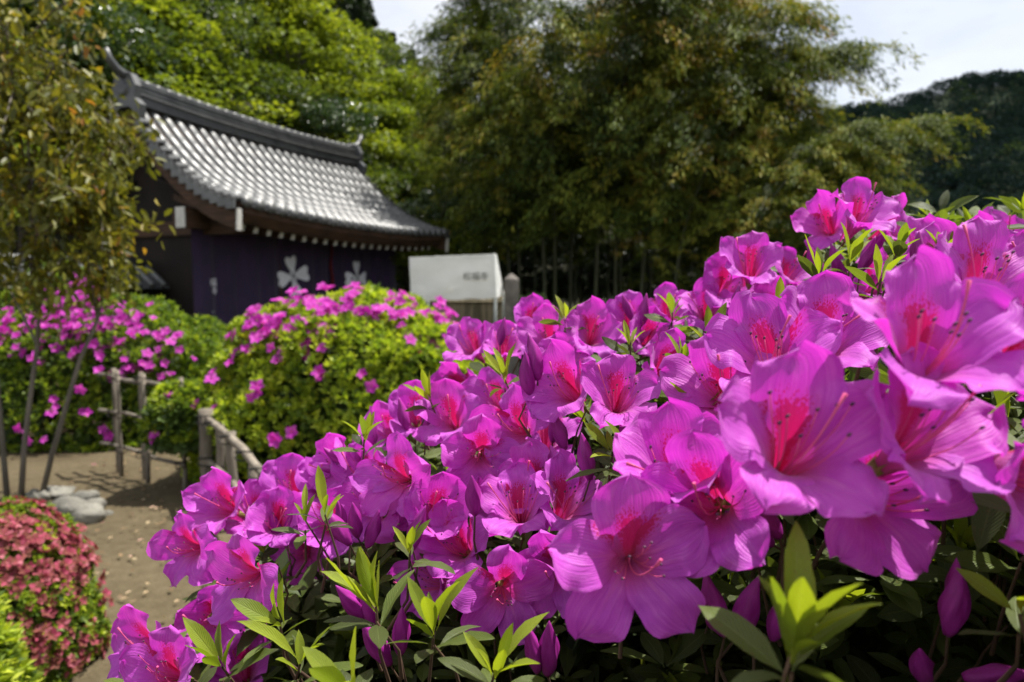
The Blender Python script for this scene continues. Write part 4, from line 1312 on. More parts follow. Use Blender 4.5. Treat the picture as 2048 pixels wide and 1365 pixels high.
# ================================================================ YOUNG TREES ON THE LEFT
M_YOUNG = leaf_mat('olive_orange_leaf', [(0.0, (0.035, 0.045, 0.01)), (0.35, (0.105, 0.12, 0.018)), (0.6, (0.21, 0.205, 0.026)), (0.82, (0.31, 0.24, 0.03)), (1.0, (0.36, 0.17, 0.035))], 0.45, tcol=(1.2, 1.1, 0.5), rough=0.45)
M_SLIM = plain_mat('slim_bark', (0.075, 0.065, 0.05), (0.17, 0.15, 0.12), 12.0, 0.85, 0.4, 0.004, stretch=(1, 1, 0.3))
def young_tree(label, trunk_px, depth, crown_px, seed, nleaf):
    """trunk_px: photo pixels up the stem; crown_px: branch tips (px, py, depth)"""
    rng = np.random.default_rng(seed)
    b = at_ground(trunk_px[0][0], trunk_px[0][1])
    e = empty('young_tree', (b.x, b.y, 0))
    tag(e, label, 'tree', None)
    off = Vector((b.x, b.y, 0))
    tp = [Vector((0, 0, -0.06))]
    for i, (px, py) in enumerate(trunk_px[1:]):
        tp.append(at_y(px, py, b.y + 0.04 * i) - off)
    r0 = 0.020
    MB().tube(tp, [r0 * (1 - 0.8 * i / (len(tp) - 1)) for i in range(len(tp))], 8).build('trunk', M_SLIM, e, True)
    P, D, N, T, L = [], [], [], [], []
    br = MB()
    for (px, py, dd) in crown_px:
        tip = at_y(px, py, dd) - off
        # leave the trunk somewhat below the tip
        cand = [q for q in tp if q.z < tip.z + 0.25] or [tp[1]]
        st = cand[-1] if rng.uniform() < 0.6 else cand[max(0, len(cand) - 2)]
        if st.z < 0.9: st = tp[min(4, len(tp) - 1)]
        mid = st.lerp(tip, 0.55) + Vector((0, 0, 0.18)) + Vector(rng.normal(size=3) * 0.05)
        br.tube([st, st.lerp(mid, 0.5), mid, tip], [0.011, 0.009, 0.006, 0.003], 5, False)
        for j in range(9):
            u = 0.3 + 0.7 * (j + 1) / 9
            q = (st.lerp(mid, u / 0.55) if u < 0.55 else mid.lerp(tip, (u - 0.55) / 0.45))
            tw = np.array(q) + rng.normal(size=3) * 0.07
            kk = nleaf
            P.append(tw + rng.normal(size=(kk, 3)) * np.array([0.055, 0.055, 0.05]))
            D.append(rng.normal(size=(kk, 3)) * 0.6 + np.array([0, 0, -0.75]))
            N.append(rng.normal(size=(kk, 3)) * 0.6 + np.array([0, -0.3, 0.6]))
            T.append(np.clip(rng.normal(rng.choice([0.3, 0.45, 0.6, 0.85], p=[0.34, 0.36, 0.27, 0.03]), 0.12, kk), 0, 1))
            L.append(rng.uniform(0.055, 0.10, kk))
    br.build('branches', M_SLIM, e, True)
    P, D, N, T, L = map(np.concatenate, (P, D, N, T, L))
    link('crown', leaf_cloud('crown', P, D, N, L, L * 0.42, T, M_YOUNG, 'hex', 0.15, 0.12), e)
rc = np.random.default_rng(50)
def tips(n, x0, x1, y0, y1, d0, d1, fn=lambda x, y: True):
    o_ = []
    while len(o_) < n:
        x, y = rc.uniform(x0, x1), rc.uniform(y0, y1)
        if fn(x, y): o_.append((x, y, rc.uniform(d0, d1)))
    return o_
young_tree('slim young tree with olive and orange leaves standing nearest the pink azalea', [(40, 1006), (48, 900), (60, 800), (75, 690), (80, 560), (60, 420), (40, 260), (20, 120), (5, -40)], 4.8,
           tips(28, -120, 205, -40, 400, 4.2, 5.4) + tips(9, -60, 130, 420, 600, 4.3, 5.2), 61, 8)
young_tree('slim leaning young tree whose drooping leaves hang before the gate roof', [(78, 998), (105, 905), (130, 820), (160, 720), (195, 640), (212, 560), (205, 460), (180, 360), (150, 260), (120, 150)], 4.8,
           tips(14, 60, 250, 200, 520, 4.4, 5.4) + tips(20, 180, 292, 230, 600, 4.5, 5.3, lambda x, y: x < 215 + 85 * math.sin((y - 180) / 440 * math.pi)), 62, 8)
young_tree('thin young tree at the outer edge of the bed with sparse leaves', [(16, 1008), (6, 900), (-4, 780), (-20, 640), (-30, 480), (-50, 320), (-60, 150)], 4.6,
           tips(16, -220, 40, 60, 560, 4.0, 5.2), 63, 8)
# the side branch of the leaning tree
# fallen leaves on the path
rl_ = np.random.default_rng(8)
nfl = 700
X = rl_.uniform(-3.6, -0.4, nfl); Y = rl_.uniform(1.6, 6.2, nfl)
P = np.stack([X, Y, np.full(nfl, 0.022)], -1)
D = np.stack([rl_.normal(size=nfl), rl_.normal(size=nfl), np.abs(rl_.normal(size=nfl)) * 0.1], -1)
N = np.array([0, 0, 1.0]) + rl_.normal(size=(nfl, 3)) * 0.25
M_FALLEN = leaf_mat('fallen_dry_leaf', [(0.0, (0.10, 0.06, 0.03)), (0.5, (0.26, 0.17, 0.09)), (0.85, (0.42, 0.33, 0.2)), (1.0, (0.45, 0.12, 0.22))], 0.1)
tag(link('fallen_leaves', leaf_cloud('fallen_leaves', P, D, N, rl_.uniform(0.02, 0.05, nfl), rl_.uniform(0.012, 0.024, nfl), rl_.uniform(0, 1, nfl), M_FALLEN, 'hex', 0.12)), 'dry brown leaves scattered over the earth path', 'leaf litter', kind='stuff')

# ================================================================ THE FOREGROUND AZALEA
def petal_material():
    m, n, l, out = new_mat('azalea_petal')
    uv = n.new('ShaderNodeUVMap'); uv.uv_map = 'UVMap'
    sp = n.new('ShaderNodeSeparateXYZ'); l.new(uv.outputs['UV'], sp.inputs[0])
    bu, v = sp.outputs['X'], sp.outputs['Y']           # bu: distance across from the blotch's centre line
    pa = n.new('ShaderNodeAttribute'); pa.attribute_name = 'across'
    u = pa.outputs['Fac']
    oi = n.new('ShaderNodeObjectInfo')
    rnd = oi.outputs['Random']
    # fine lengthwise veins
    cmb = n.new('ShaderNodeCombineXYZ')
    l.new(math_n(n, l, 'MULTIPLY', u, 11.0), cmb.inputs[0])
    l.new(math_n(n, l, 'MULTIPLY', v, 1.6), cmb.inputs[1])
    l.new(math_n(n, l, 'MULTIPLY', rnd, 30.0), cmb.inputs[2])
    vein = noise_n(n, l, cmb.outputs[0], 1.6, 3, 0.5)
    cmb3 = n.new('ShaderNodeCombineXYZ')
    l.new(math_n(n, l, 'MULTIPLY', u, 2.2), cmb3.inputs[0]); l.new(math_n(n, l, 'MULTIPLY', v, 4.0), cmb3.inputs[1]); l.new(rnd, cmb3.inputs[2])
    blot = noise_n(n, l, cmb3.outputs[0], 1.4, 3, 0.5)
    base = ramp(n, [(0.25, (0.49, 0.055, 0.54)), (0.5, (0.59, 0.090, 0.61)), (0.8, (0.73, 0.20, 0.72))])
    l.new(math_n(n, l, 'ADD', math_n(n, l, 'MULTIPLY', vein, 0.55), math_n(n, l, 'MULTIPLY', blot, 0.45)), base.inputs['Fac'])
    hs = n.new('ShaderNodeHueSaturation')
    hv = math_n(n, l, 'MULTIPLY_ADD', rnd, 0.022); hv.node.inputs[2].default_value = 0.491
    l.new(hv, hs.inputs['Hue']); l.new(base.outputs['Color'], hs.inputs['Color'])
    c = hs.outputs['Color']
    # pinker, paler throat on every petal
    thr = smooth_n(n, l, v, 0.62, 0.22)
    c = mix_n(n, l, math_n(n, l, 'MULTIPLY', thr, 0.85), c, (0.62, 0.085, 0.30))
    mid = smooth_n(n, l, math_n(n, l, 'ABSOLUTE', u), 0.16, 0.0)
    c = mix_n(n, l, math_n(n, l, 'MULTIPLY', mid, math_n(n, l, 'MULTIPLY', smooth_n(n, l, v, 0.85, 0.45), 0.45)), c, (0.70, 0.17, 0.54))
    # crimson blotch of dots that run together towards the throat
    ab = math_n(n, l, 'ABSOLUTE', bu)
    mask = math_n(n, l, 'MULTIPLY', smooth_n(n, l, ab, 0.80, 0.10), smooth_n(n, l, v, 0.88, 0.50))
    cv = n.new('ShaderNodeCombineXYZ')
    l.new(math_n(n, l, 'MULTIPLY', bu, 10.0), cv.inputs[0]); l.new(math_n(n, l, 'MULTIPLY', v, 21.0), cv.inputs[1]); l.new(math_n(n, l, 'MULTIPLY', rnd, 9.0), cv.inputs[2])
    vo = n.new('ShaderNodeTexVoronoi'); vo.inputs['Scale'].default_value = 1.7
    l.new(cv.outputs[0], vo.inputs['Vector'])
    dots = smooth_n(n, l, math_n(n, l, 'SUBTRACT', math_n(n, l, 'MULTIPLY', mask, 1.05), vo.outputs['Distance']), -0.12, 0.12)
    dots = math_n(n, l, 'MULTIPLY', dots, smooth_n(n, l, mask, 0.04, 0.22))
    c = mix_n(n, l, math_n(n, l, 'MULTIPLY', mask, 0.45), c, (0.62, 0.028, 0.19))
    c = mix_n(n, l, math_n(n, l, 'MULTIPLY', dots, 0.78), c, (0.50, 0.006, 0.075))
    p = n.new('ShaderNodeBsdfPrincipled')
    p.inputs['Roughness'].default_value = 0.5
    p.inputs['Specular IOR Level'].default_value = 0.28
    p.inputs['Sheen Weight'].default_value = 0.35
    p.inputs['Sheen Roughness'].default_value = 0.4
    p.inputs['Sheen Tint'].default_value = (0.95, 0.75, 1.0, 1)
    l.new(c, p.inputs['Base Color'])
    hgt = math_n(n, l, 'ADD', math_n(n, l, 'MULTIPLY', vein, 1.0), math_n(n, l, 'MULTIPLY', blot, 0.8))
    nrm = bump_n(n, l, hgt, 0.40, 0.0024)
    l.new(nrm, p.inputs['Normal'])
    t = n.new('ShaderNodeBsdfTranslucent')
    l.new(mix_n(n, l, 1.0, c, (1.15, 0.40, 0.95), 'MULTIPLY'), t.inputs['Color'])
    l.new(nrm, t.inputs['Normal'])
    s = n.new('ShaderNodeMixShader'); s.inputs[0].default_value = 0.40
    l.new(p.outputs['BSDF'], s.inputs[1]); l.new(t.outputs['BSDF'], s.inputs[2])
    l.new(s.outputs[0], out.inputs['Surface'])
    return m
M_PETAL = petal_material()
def big_leaf_material():
    m, n, l, out = new_mat('azalea_leaf')
    a = n.new('ShaderNodeAttribute'); a.attribute_name = 'tint'
    uv = n.new('ShaderNodeUVMap'); uv.uv_map = 'UVMap'
    sp = n.new('ShaderNodeSeparateXYZ'); l.new(uv.outputs['UV'], sp.inputs[0])
    u, v = sp.outputs['X'], sp.outputs['Y']
    au = math_n(n, l, 'ABSOLUTE', u)
    r = ramp(n, [(0.0, (0.042, 0.056, 0.018)), (0.25, (0.085, 0.108, 0.026)), (0.48, (0.13, 0.175, 0.032)), (0.7, (0.21, 0.28, 0.026)), (1.0, (0.36, 0.42, 0.035))])
    l.new(a.outputs['Fac'], r.inputs['Fac'])
    # side veins curving forward, midrib
    ph = math_n(n, l, 'SUBTRACT', math_n(n, l, 'MULTIPLY', v, 46.0), math_n(n, l, 'MULTIPLY', au, 15.0))
    sv = math_n(n, l, 'POWER', math_n(n, l, 'ABSOLUTE', math_n(n, l, 'SINE', ph)), 0.5)
    mr = smooth_n(n, l, au, 0.0, 0.12)
    h = math_n(n, l, 'MULTIPLY', sv, mr)
    nz_ = noise_n(n, l, uv.outputs['UV'], 18.0, 4)
    c = mix_n(n, l, math_n(n, l, 'MULTIPLY', smooth_n(n, l, h, 0.55, 0.05), 0.30), r.outputs['Color'], mix_n(n, l, 0.5, r.outputs['Color'], (0.34, 0.40, 0.14)))
    c = mix_n(n, l, math_n(n, l, 'MULTIPLY', smooth_n(n, l, nz_, 0.35, 0.75), 0.45), c, mix_n(n, l, 1.0, c, (0.62, 0.66, 0.6), 'MULTIPLY'))
    oi = n.new('ShaderNodeObjectInfo')
    tg = n.new('ShaderNodeTexCoord')
    sp_ = noise_n(n, l, tg.outputs['Object'], 9.0, 5, 0.7)
    c = mix_n(n, l, math_n(n, l, 'MULTIPLY', smooth_n(n, l, sp_, 0.62, 0.72), 0.55), c, (0.17, 0.11, 0.035))
    p = n.new('ShaderNodeBsdfPrincipled')
    p.inputs['Roughness'].default_value = 0.47
    p.inputs['Specular IOR Level'].default_value = 0.42
    l.new(c, p.inputs['Base Color'])
    nr_ = bump_n(n, l, math_n(n, l, 'ADD', h, math_n(n, l, 'MULTIPLY', nz_, 0.5)), 0.45, 0.0012)
    l.new(nr_, p.inputs['Normal'])
    t = n.new('ShaderNodeBsdfTranslucent')
    l.new(mix_n(n, l, 1.0, c, (1.25, 1.3, 0.45), 'MULTIPLY'), t.inputs['Color'])
    s = n.new('ShaderNodeMixShader'); s.inputs[0].default_value = 0.42
    l.new(p.outputs['BSDF'], s.inputs[1]); l.new(t.outputs['BSDF'], s.inputs[2])
    l.new(s.outputs[0], out.inputs['Surface'])
    return m
M_LEAF = big_leaf_material()
M_STYLE = plain_mat('pink_style', (0.55, 0.05, 0.18), (0.70, 0.13, 0.28), 60.0, 0.5, 0.0)
M_ANTHER = plain_mat('dark_anther', (0.05, 0.02, 0.05), (0.14, 0.06, 0.10), 60.0, 0.6, 0.0)
M_CALYX = plain_mat('green_calyx', (0.16, 0.17, 0.04), (0.30, 0.26, 0.07), 60.0, 0.6, 0.0)
def bud_material():
    m, n, l, out = new_mat('azalea_bud')
    tcn = n.new('ShaderNodeTexCoord')
    mp_ = n.new('ShaderNodeMapping'); mp_.inputs['Scale'].default_value = (150, 150, 30)
    l.new(tcn.outputs['Object'], mp_.inputs['Vector'])
    f = noise_n(n, l, mp_.outputs['Vector'], 1.0, 3)
    r = ramp(n, [(0.3, (0.26, 0.010, 0.20)), (0.7, (0.46, 0.045, 0.38))]); l.new(f, r.inputs['Fac'])
    p = n.new('ShaderNodeBsdfPrincipled'); p.inputs['Roughness'].default_value = 0.45; p.inputs['Specular IOR Level'].default_value = 0.3
    l.new(r.outputs['Color'], p.inputs['Base Color'])
    t = n.new('ShaderNodeBsdfTranslucent'); l.new(r.outputs['Color'], t.inputs['Color'])
    s = n.new('ShaderNodeMixShader'); s.inputs[0].default_value = 0.2
    l.new(p.outputs['BSDF'], s.inputs[1]); l.new(t.outputs['BSDF'], s.inputs[2])
    l.new(s.outputs[0], out.inputs['Surface'])
    return m
M_BUD = bud_material()

# ---------------------------------------------------------------- petal meshes
PV = np.array([0, .2, .35, .45, .55, .65, .74, .82, .89, .94, .975, 1.0])
PW = np.array([.0024, .0050, .0084, .0116, .0147, .0168, .0187, .0186, .0160, .0118, .0068, .0004])
def petal_mesh(kind, op, seed):
    """kind: 'top', 'side+', 'side-', 'low'.  The petal points along +Y, the flower opens along +Z."""
    rng = np.random.default_rng(seed)
    nu_, nv_ = 10, 18
    us = np.linspace(-1, 1, nu_ + 1)
    vs = np.concatenate([np.linspace(0, 0.5, 7)[:-1], np.linspace(0.5, 1, nv_ - 5)])
    U, Vv = np.meshgrid(us, vs)
    Re, Ze = 0.018 + 0.0285 * op, 0.030 - 0.027 * op
    if kind == 'low': Re *= 1.0; Ze -= 0.005 * op
    if kind == 'top': Re *= 0.98; Ze += 0.004
    p0, p1, p2, p3 = (0.0024, -0.036), (0.0060, -0.012), (0.0135 + 0.006 * op, -0.001 + 0.006 * (1 - op)), (Re, Ze)
    b0, b1, b2, b3 = (1 - Vv) ** 3, 3 * Vv * (1 - Vv) ** 2, 3 * Vv ** 2 * (1 - Vv), Vv ** 3
    r = b0 * p0[0] + b1 * p1[0] + b2 * p2[0] + b3 * p3[0]
    z = b0 * p0[1] + b1 * p1[1] + b2 * p2[1] + b3 * p3[1]
    wsc = {'top': 1.0, 'side+': 1.0, 'side-': 1.0, 'low': 0.88}[kind] * rng.uniform(0.93, 1.07)
    tip_in = rng.uniform(0.0, 1.0)
    w = np.interp(Vv, PV, PW)
    lobe = np.clip((Vv - 0.42) / 0.3, 0, 1); lobe = lobe * lobe * (3 - 2 * lobe)
    w = w * (1 + (wsc - 1) * lobe)
    t = U * w
    k = 1 - np.clip((Vv - 0.45) / 0.35, 0, 1)
    rad = r - k * t * t / (2 * np.maximum(r, 0.002)) * 0.9
    # ruffles and curl
    e2 = np.abs(U) ** 2
    ph1, ph2, ph3 = rng.uniform(0, 6.28, 3)
    sgn = np.where(U > 0, 1.0, -1.0)
    ruf = 0.0032 * e2 * lobe * np.sin(Vv * 17 + ph1 + sgn * ph2) + 0.0013 * e2 * np.abs(U) * lobe * np.sin(Vv * 41 + ph3 * sgn)
    cup = rng.uniform(-0.002, 0.005) * (1.6 - op)
    zz = z + lobe * (cup * e2 + rng.normal() * 0.0022 * U + 0.0013 * np.exp(-(U / 0.16) ** 2) * -1.0) + ruf
    tipf = np.clip((Vv - 0.72) / 0.28, 0, 1) ** 2
    curl = rng.normal(-0.0015, 0.0035) - 0.003 * (op > 0.8) - (0.005 if kind == 'low' else 0.002) * (op <= 0.8)
    zz = zz + tipf * curl + 0.0016 * np.sin(U * 5 + ph2) * tipf
    side = rng.normal() * 0.0025
    x = t + side * lobe * Vv
    y = rad + 0.0012 * tipf * np.cos(U * 6.5 + ph3)
    # low-frequency crumple
    cr = np.array([mnoise.noise(Vector((a * 75 + seed, b * 75, seed * 0.37))) for a, b in zip(x.ravel(), y.ravel())]).reshape(x.shape)
    zz = zz + 0.0034 * lobe * cr
    P = np.stack([x, y, zz], -1).reshape(-1, 3)
    nx = nu_ + 1
    i = (np.arange(len(vs) - 1)[:, None] * nx + np.arange(nu_)[None, :]).ravel()
    F = np.stack([i, i + 1, i + nx + 1, i + nx], 1)
    off = {'top': U, 'side+': U + 1.12, 'side-': U - 1.12, 'low': np.full_like(U, 3.0)}[kind]
    return mesh_np('petal', P, F, M_PETAL, True, None, np.stack([off.ravel(), Vv.ravel()], -1), {'across': U.ravel()})
OPENS = (0.97, 0.66, 0.48, 0.32)
PETALS = {}
for oi_, op in enumerate(OPENS):      # different seeds for each kind of petal
    for ki, kd in enumerate(('top', 'side+', 'side-', 'low')):
        PETALS[(oi_, kd)] = [petal_mesh(kd, op, 2000 + 100 * oi_ + 20 * ki + q) for q in range(5 if oi_ < 2 else 3)]
def base_mesh():
    mb = MB()
    mb.tube([(0, 0, -0.050), (0, 0, -0.042), (0, 0, -0.036), (0, 0, -0.030)], [0.0013, 0.0016, 0.0036, 0.0042], 8)
    for k in range(5):
        a = 2 * math.pi * k / 5
        c, s = math.cos(a), math.sin(a)
        mb.add([(0.003 * c - 0.0016 * s, 0.003 * s + 0.0016 * c, -0.036), (0.003 * c + 0.0016 * s, 0.003 * s - 0.0016 * c, -0.036), (0.0062 * c, 0.0062 * s, -0.022)], [(0, 1, 2)])
    return mb.mesh('flower', M_CALYX, True)
FLOWER_BASE = base_mesh()
def style_mesh(seed):
    rng = np.random.default_rng(seed)
    L = rng.uniform(0.052, 0.066)
    bx = rng.normal() * 0.010
    pts = []
    for t in np.linspace(0, 1, 12):
        pts.append((bx * t * t, -0.004 * math.sin(t * 3) - 0.006 * t + 0.016 * t ** 3, -0.034 + L * t))
    rr = [0.00048] * 11 + [0.0010]
    mb = MB().tube(pts, rr, 6)
    return mb.mesh('pistil', M_STYLE, True)
def stamen_mesh(seed):
    rng = np.random.default_rng(seed)
    mb = MB()
    for k in range(8):
        L = rng.uniform(0.036, 0.050)
        ax, ay = rng.normal() * 0.009, rng.normal() * 0.005 - 0.005
        pts = [(ax * t, ay * t + 0.010 * t ** 3, -0.034 + L * t) for t in np.linspace(0, 1, 7)]
        mb.tube(pts, [0.0003] * 7, 4)
    nf = len(mb.f)
    me = mb.mesh('stamens', M_STYLE, True)
    me.materials.append(M_ANTHER)
    mb2 = MB()
    rng = np.random.default_rng(seed)
    for k in range(8):
        L = rng.uniform(0.036, 0.050)
        ax, ay = rng.normal() * 0.009, rng.normal() * 0.005 - 0.005
        q = Vector((ax, ay + 0.010, -0.034 + L))
        mb2.tube([q - Vector((0.0004, 0, 0.0009)), q, q + Vector((0.0004, 0, 0.0011))], [0.0004, 0.0008, 0.0004], 5)
    v0 = len(me.vertices)
    bm = bmesh.new(); bm.from_mesh(me)
    vv = [bm.verts.new(v) for v in mb2.v]
    for f in mb2.f:
        fc = bm.faces.new([vv[i] for i in f]); fc.material_index = 1; fc.smooth = True
    bm.to_mesh(me); bm.free()
    return me
STYLES = [style_mesh(s) for s in range(5)]
STAMENS = [stamen_mesh(s + 20) for s in range(5)]
def bud_mesh(seed):
    rng = np.random.default_rng(seed)
    n_, m_ = 15, 14
    L, R_ = 0.042, 0.0072
    tw = rng.uniform(1.2, 2.4) * rng.choice([-1, 1])
    bend = rng.normal() * 0.005
    V, F = [], []
    for j in range(m_ + 1):
        t = j / m_
        prof = (math.sin(math.pi * min(1, t * 0.93 + 0.07)) ** 0.8) * (1.08 - 0.42 * t)
        for k in range(n_):
            th = 2 * math.pi * k / n_ + tw * t
            g = 1 + 0.20 * math.cos(5 * (th - tw * t) ) * math.sin(math.pi * t)
            V.append((R_ * prof * g * math.cos(th) + bend * t * t, R_ * prof * g * math.sin(th), L * t))
    for j in range(m_):
        for k in range(n_):
            F.append((j * n_ + k, j * n_ + (k + 1) % n_, (j + 1) * n_ + (k + 1) % n_, (j + 1) * n_ + k))
    F.append(tuple(m_ * n_ + k for k in range(n_)))
    F.append(tuple(range(n_))[::-1])
    return mesh_np('bud', V, F, M_BUD, True)
BUDS = [bud_mesh(s) for s in range(6)]

# ---------------------------------------------------------------- leaf meshes
def leaf_mesh(tint, wr, seed, fold_=0.3, curl_=0.12):
    rng = np.random.default_rng(seed)
    us = np.linspace(-1, 1, 5); vs = np.array([0, 0.07, 0.2, 0.36, 0.52, 0.68, 0.82, 0.93, 1.0])
    prof = np.interp(vs, [0, 0.07, 0.2, 0.36, 0.52, 0.68, 0.82, 0.93, 1.0], [0.05, 0.10, 0.50, 0.84, 1.0, 0.93, 0.66, 0.30, 0.02])
    U, Vv = np.meshgrid(us, vs)
    W = np.interp(Vv, vs, prof) * wr * 0.5
    x = U * W * (1 - 0.1 * fold_)
    z = np.abs(U) * W * fold_ + 0.010 * np.sin(Vv * 15 + rng.uniform(0, 6) + U) * np.abs(U) - curl_ * Vv ** 2 + 0.10 * Vv
    y = Vv - 0.15 * curl_ * Vv ** 2
    P = np.stack([x + rng.normal() * 0.03 * Vv ** 2, y, z], -1).reshape(-1, 3)
    i = (np.arange(len(vs) - 1)[:, None] * 5 + np.arange(4)[None, :]).ravel()
    F = np.stack([i, i + 1, i + 6, i + 5], 1)
    return mesh_np('leaf', P, F, M_LEAF, True, np.full(len(P), tint), np.stack([U.ravel(), Vv.ravel()], -1))
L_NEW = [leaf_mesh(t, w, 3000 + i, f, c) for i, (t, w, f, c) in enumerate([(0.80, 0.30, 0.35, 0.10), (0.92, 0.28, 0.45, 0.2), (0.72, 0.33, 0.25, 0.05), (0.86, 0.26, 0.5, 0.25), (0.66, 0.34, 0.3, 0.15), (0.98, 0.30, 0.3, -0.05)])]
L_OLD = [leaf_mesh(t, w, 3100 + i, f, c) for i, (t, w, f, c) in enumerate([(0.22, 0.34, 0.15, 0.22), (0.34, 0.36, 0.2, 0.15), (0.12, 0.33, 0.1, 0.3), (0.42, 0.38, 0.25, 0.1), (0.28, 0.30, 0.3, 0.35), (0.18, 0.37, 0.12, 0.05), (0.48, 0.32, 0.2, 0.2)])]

# ---------------------------------------------------------------- flowers, placed one by one
FD = 0.0925        # a bloom's width in metres; its width in the photo gives its distance
def dep(W): return FD * FPX / W
# px, py of the throat, width px, facing right/up (camera frame), roll of the top petal (deg clockwise), openness index
FLOWERS = [
 (1262, 1118, 335, -0.06, 0.12, -2, 0), (1572, 925, 400, 0.02, 0.63, 2, 1), (1800, 905, 400, 0.3, 0.59, 6, 1), (1835, 735, 400, 0.0, 0.67, 2, 1),
 (1640, 702, 275, -0.05, 0.59, 4, 1), (1545, 745, 285, -0.3, 0.7, -6, 1), (1234, 812, 205, 0.03, 0.59, 2, 1), (1145, 792, 190, -0.52, 0.53, -8, 1),
 (962, 912, 178, 0.02, -0.02, 6, 0), (1045, 862, 178, -0.5, 0.26, -10, 0), (1090, 895, 165, 0.02, 0.8, 0, 1), (808, 958, 185, -0.42, 0.2, -6, 0),
 (858, 985, 172, -0.55, -0.05, 12, 1), (905, 850, 165, -0.2, 0.58, 0, 1), (833, 842, 145, 0.12, 0.58, 8, 1), (790, 870, 140, -0.45, 0.45, -14, 2),
 (1004, 1180, 222, 0.05, 0.05, 4, 0), (925, 1100, 190, -0.25, 0.56, -6, 1), (885, 1165, 185, -0.75, 0.2, -14, 1), (1040, 1035, 200, -0.1, 0.78, -4, 1),
 (1125, 1025, 205, 0.3, 0.76, 10, 1), (1118, 1135, 215, -0.25, 0.05, -12, 1), (392, 1095, 168, -0.32, 0.1, -6, 0), (508, 1148, 215, -0.34, 0.02, 8, 0),
 (614, 1108, 150, 0.02, 0.16, 0, 0), (590, 992, 148, -0.15, 0.68, -4, 1), (650, 985, 150, 0.15, 0.7, 6, 1), (515, 1045, 150, -0.1, 0.78, 0, 1),
 (345, 1352, 205, -0.15, 0.51, -4, 1), (305, 1300, 185, -0.45, 0.48, -12, 1), (425, 1235, 175, 0.35, 0.15, 10, 1), (490, 1352, 170, 0.1, 0.75, 6, 2),
 (950, 702, 128, -0.45, 0.63, -10, 1), (1008, 712, 128, 0.05, 0.8, 4, 1), (1105, 690, 142, -0.5, 0.53, -8, 1), (1182, 682, 146, 0.1, 0.55, 4, 1),
 (1335, 640, 132, -0.2, 0.63, -6, 1), (1412, 632, 142, -0.12, 0.47, 2, 1), (1500, 548, 150, -0.2, 0.63, 2, 1), (1568, 562, 132, 0.35, 0.63, 12, 1),
 (1542, 640, 150, 0.04, 0.49, 2, 1), (1712, 448, 165, 0.06, 0.59, 2, 1), (1658, 462, 138, -0.55, 0.38, -14, 1), (1765, 470, 140, 0.55, 0.38, 14, 1),
 (1985, 500, 150, -0.05, 0.53, 0, 1), (1955, 530, 165, -0.4, 0.48, -8, 1), (1665, 610, 138, 0.1, 0.55, 4, 2), (1728, 585, 150, 0.25, 0.6, 6, 2),
 (2022, 722, 350, 0.12, 0.47, 0, 1), (1955, 600, 300, 0.1, 0.72, 4, 1), (1430, 1010, 325, -0.45, 0.22, -14, 1), (1352, 975, 310, -0.2, 0.8, -12, 2),
 (1452, 800, 270, -0.5, 0.48, -8, 1), (2015, 950, 390, 0.3, 0.0, 16, 1), (930, 775, 130, -0.35, 0.05, -18, 1), (1292, 690, 138, 0.2, 0.55, 6, 2),
 (700, 935, 150, -0.6, 0.3, -16, 2), (1712, 985, 350, 0.3, 0.1, 12, 1), (1830, 530, 170, 0.1, 0.66, 4, 2), (2045, 560, 190, 0.0, 0.63, 0, 1),
 (1060, 655, 120, 0.1, 0.6, 0, 2), (985, 1010, 165, -0.1, 0.62, -10, 2),
 (1258, 655, 134, -0.1, 0.5, 0, 1), (1118, 748, 150, 0.1, 0.55, 4, 2), (1002, 812, 152, -0.3, 0.5, -6, 1), (762, 1020, 172, -0.3, 0.35, -8, 1),
 (1445, 585, 142, 0.1, 0.5, 4, 1), (1602, 655, 165, 0.15, 0.5, 6, 2), (1318, 745, 168, 0.3, 0.45, 10, 2), (872, 1035, 186, 0.1, 0.55, 0, 2),
 (668, 1052, 165, 0.1, 0.4, 4, 2), (556, 1052, 160, 0.2, 0.5, 4, 2), (1075, 985, 190, -0.3, 0.6, -10, 2), (1880, 560, 190, -0.2, 0.55, -4, 1), (740, 960, 155, -0.3, 0.5, -4, 1), (460, 1020, 155, -0.3, 0.5, 0, 1),
]
bush = empty('azalea_bush', (0.62, 0.95, 0.0))
tag(bush, 'large azalea covered in big magenta blooms with crimson throats filling the foreground', 'bush')
BOFF = Vector(bush.location)
rngA = np.random.default_rng(23)
FP = []          # flower world positions, pixel discs
def orient(axis, roll_deg):
    """3x3: local Z = opening direction, local Y = top petal direction"""
    zc = axis.normalized()
    upv = C_U - zc * C_U.dot(zc)
    if upv.length < 1e-3: upv = C_F
    upv.normalize()
    y = Matrix.Rotation(-math.radians(roll_deg), 3, zc) @ upv if False else (Matrix.Rotation(math.radians(roll_deg), 3, -zc) @ upv)
    x = y.cross(zc)
    return Matrix((x, y, zc)).transposed()
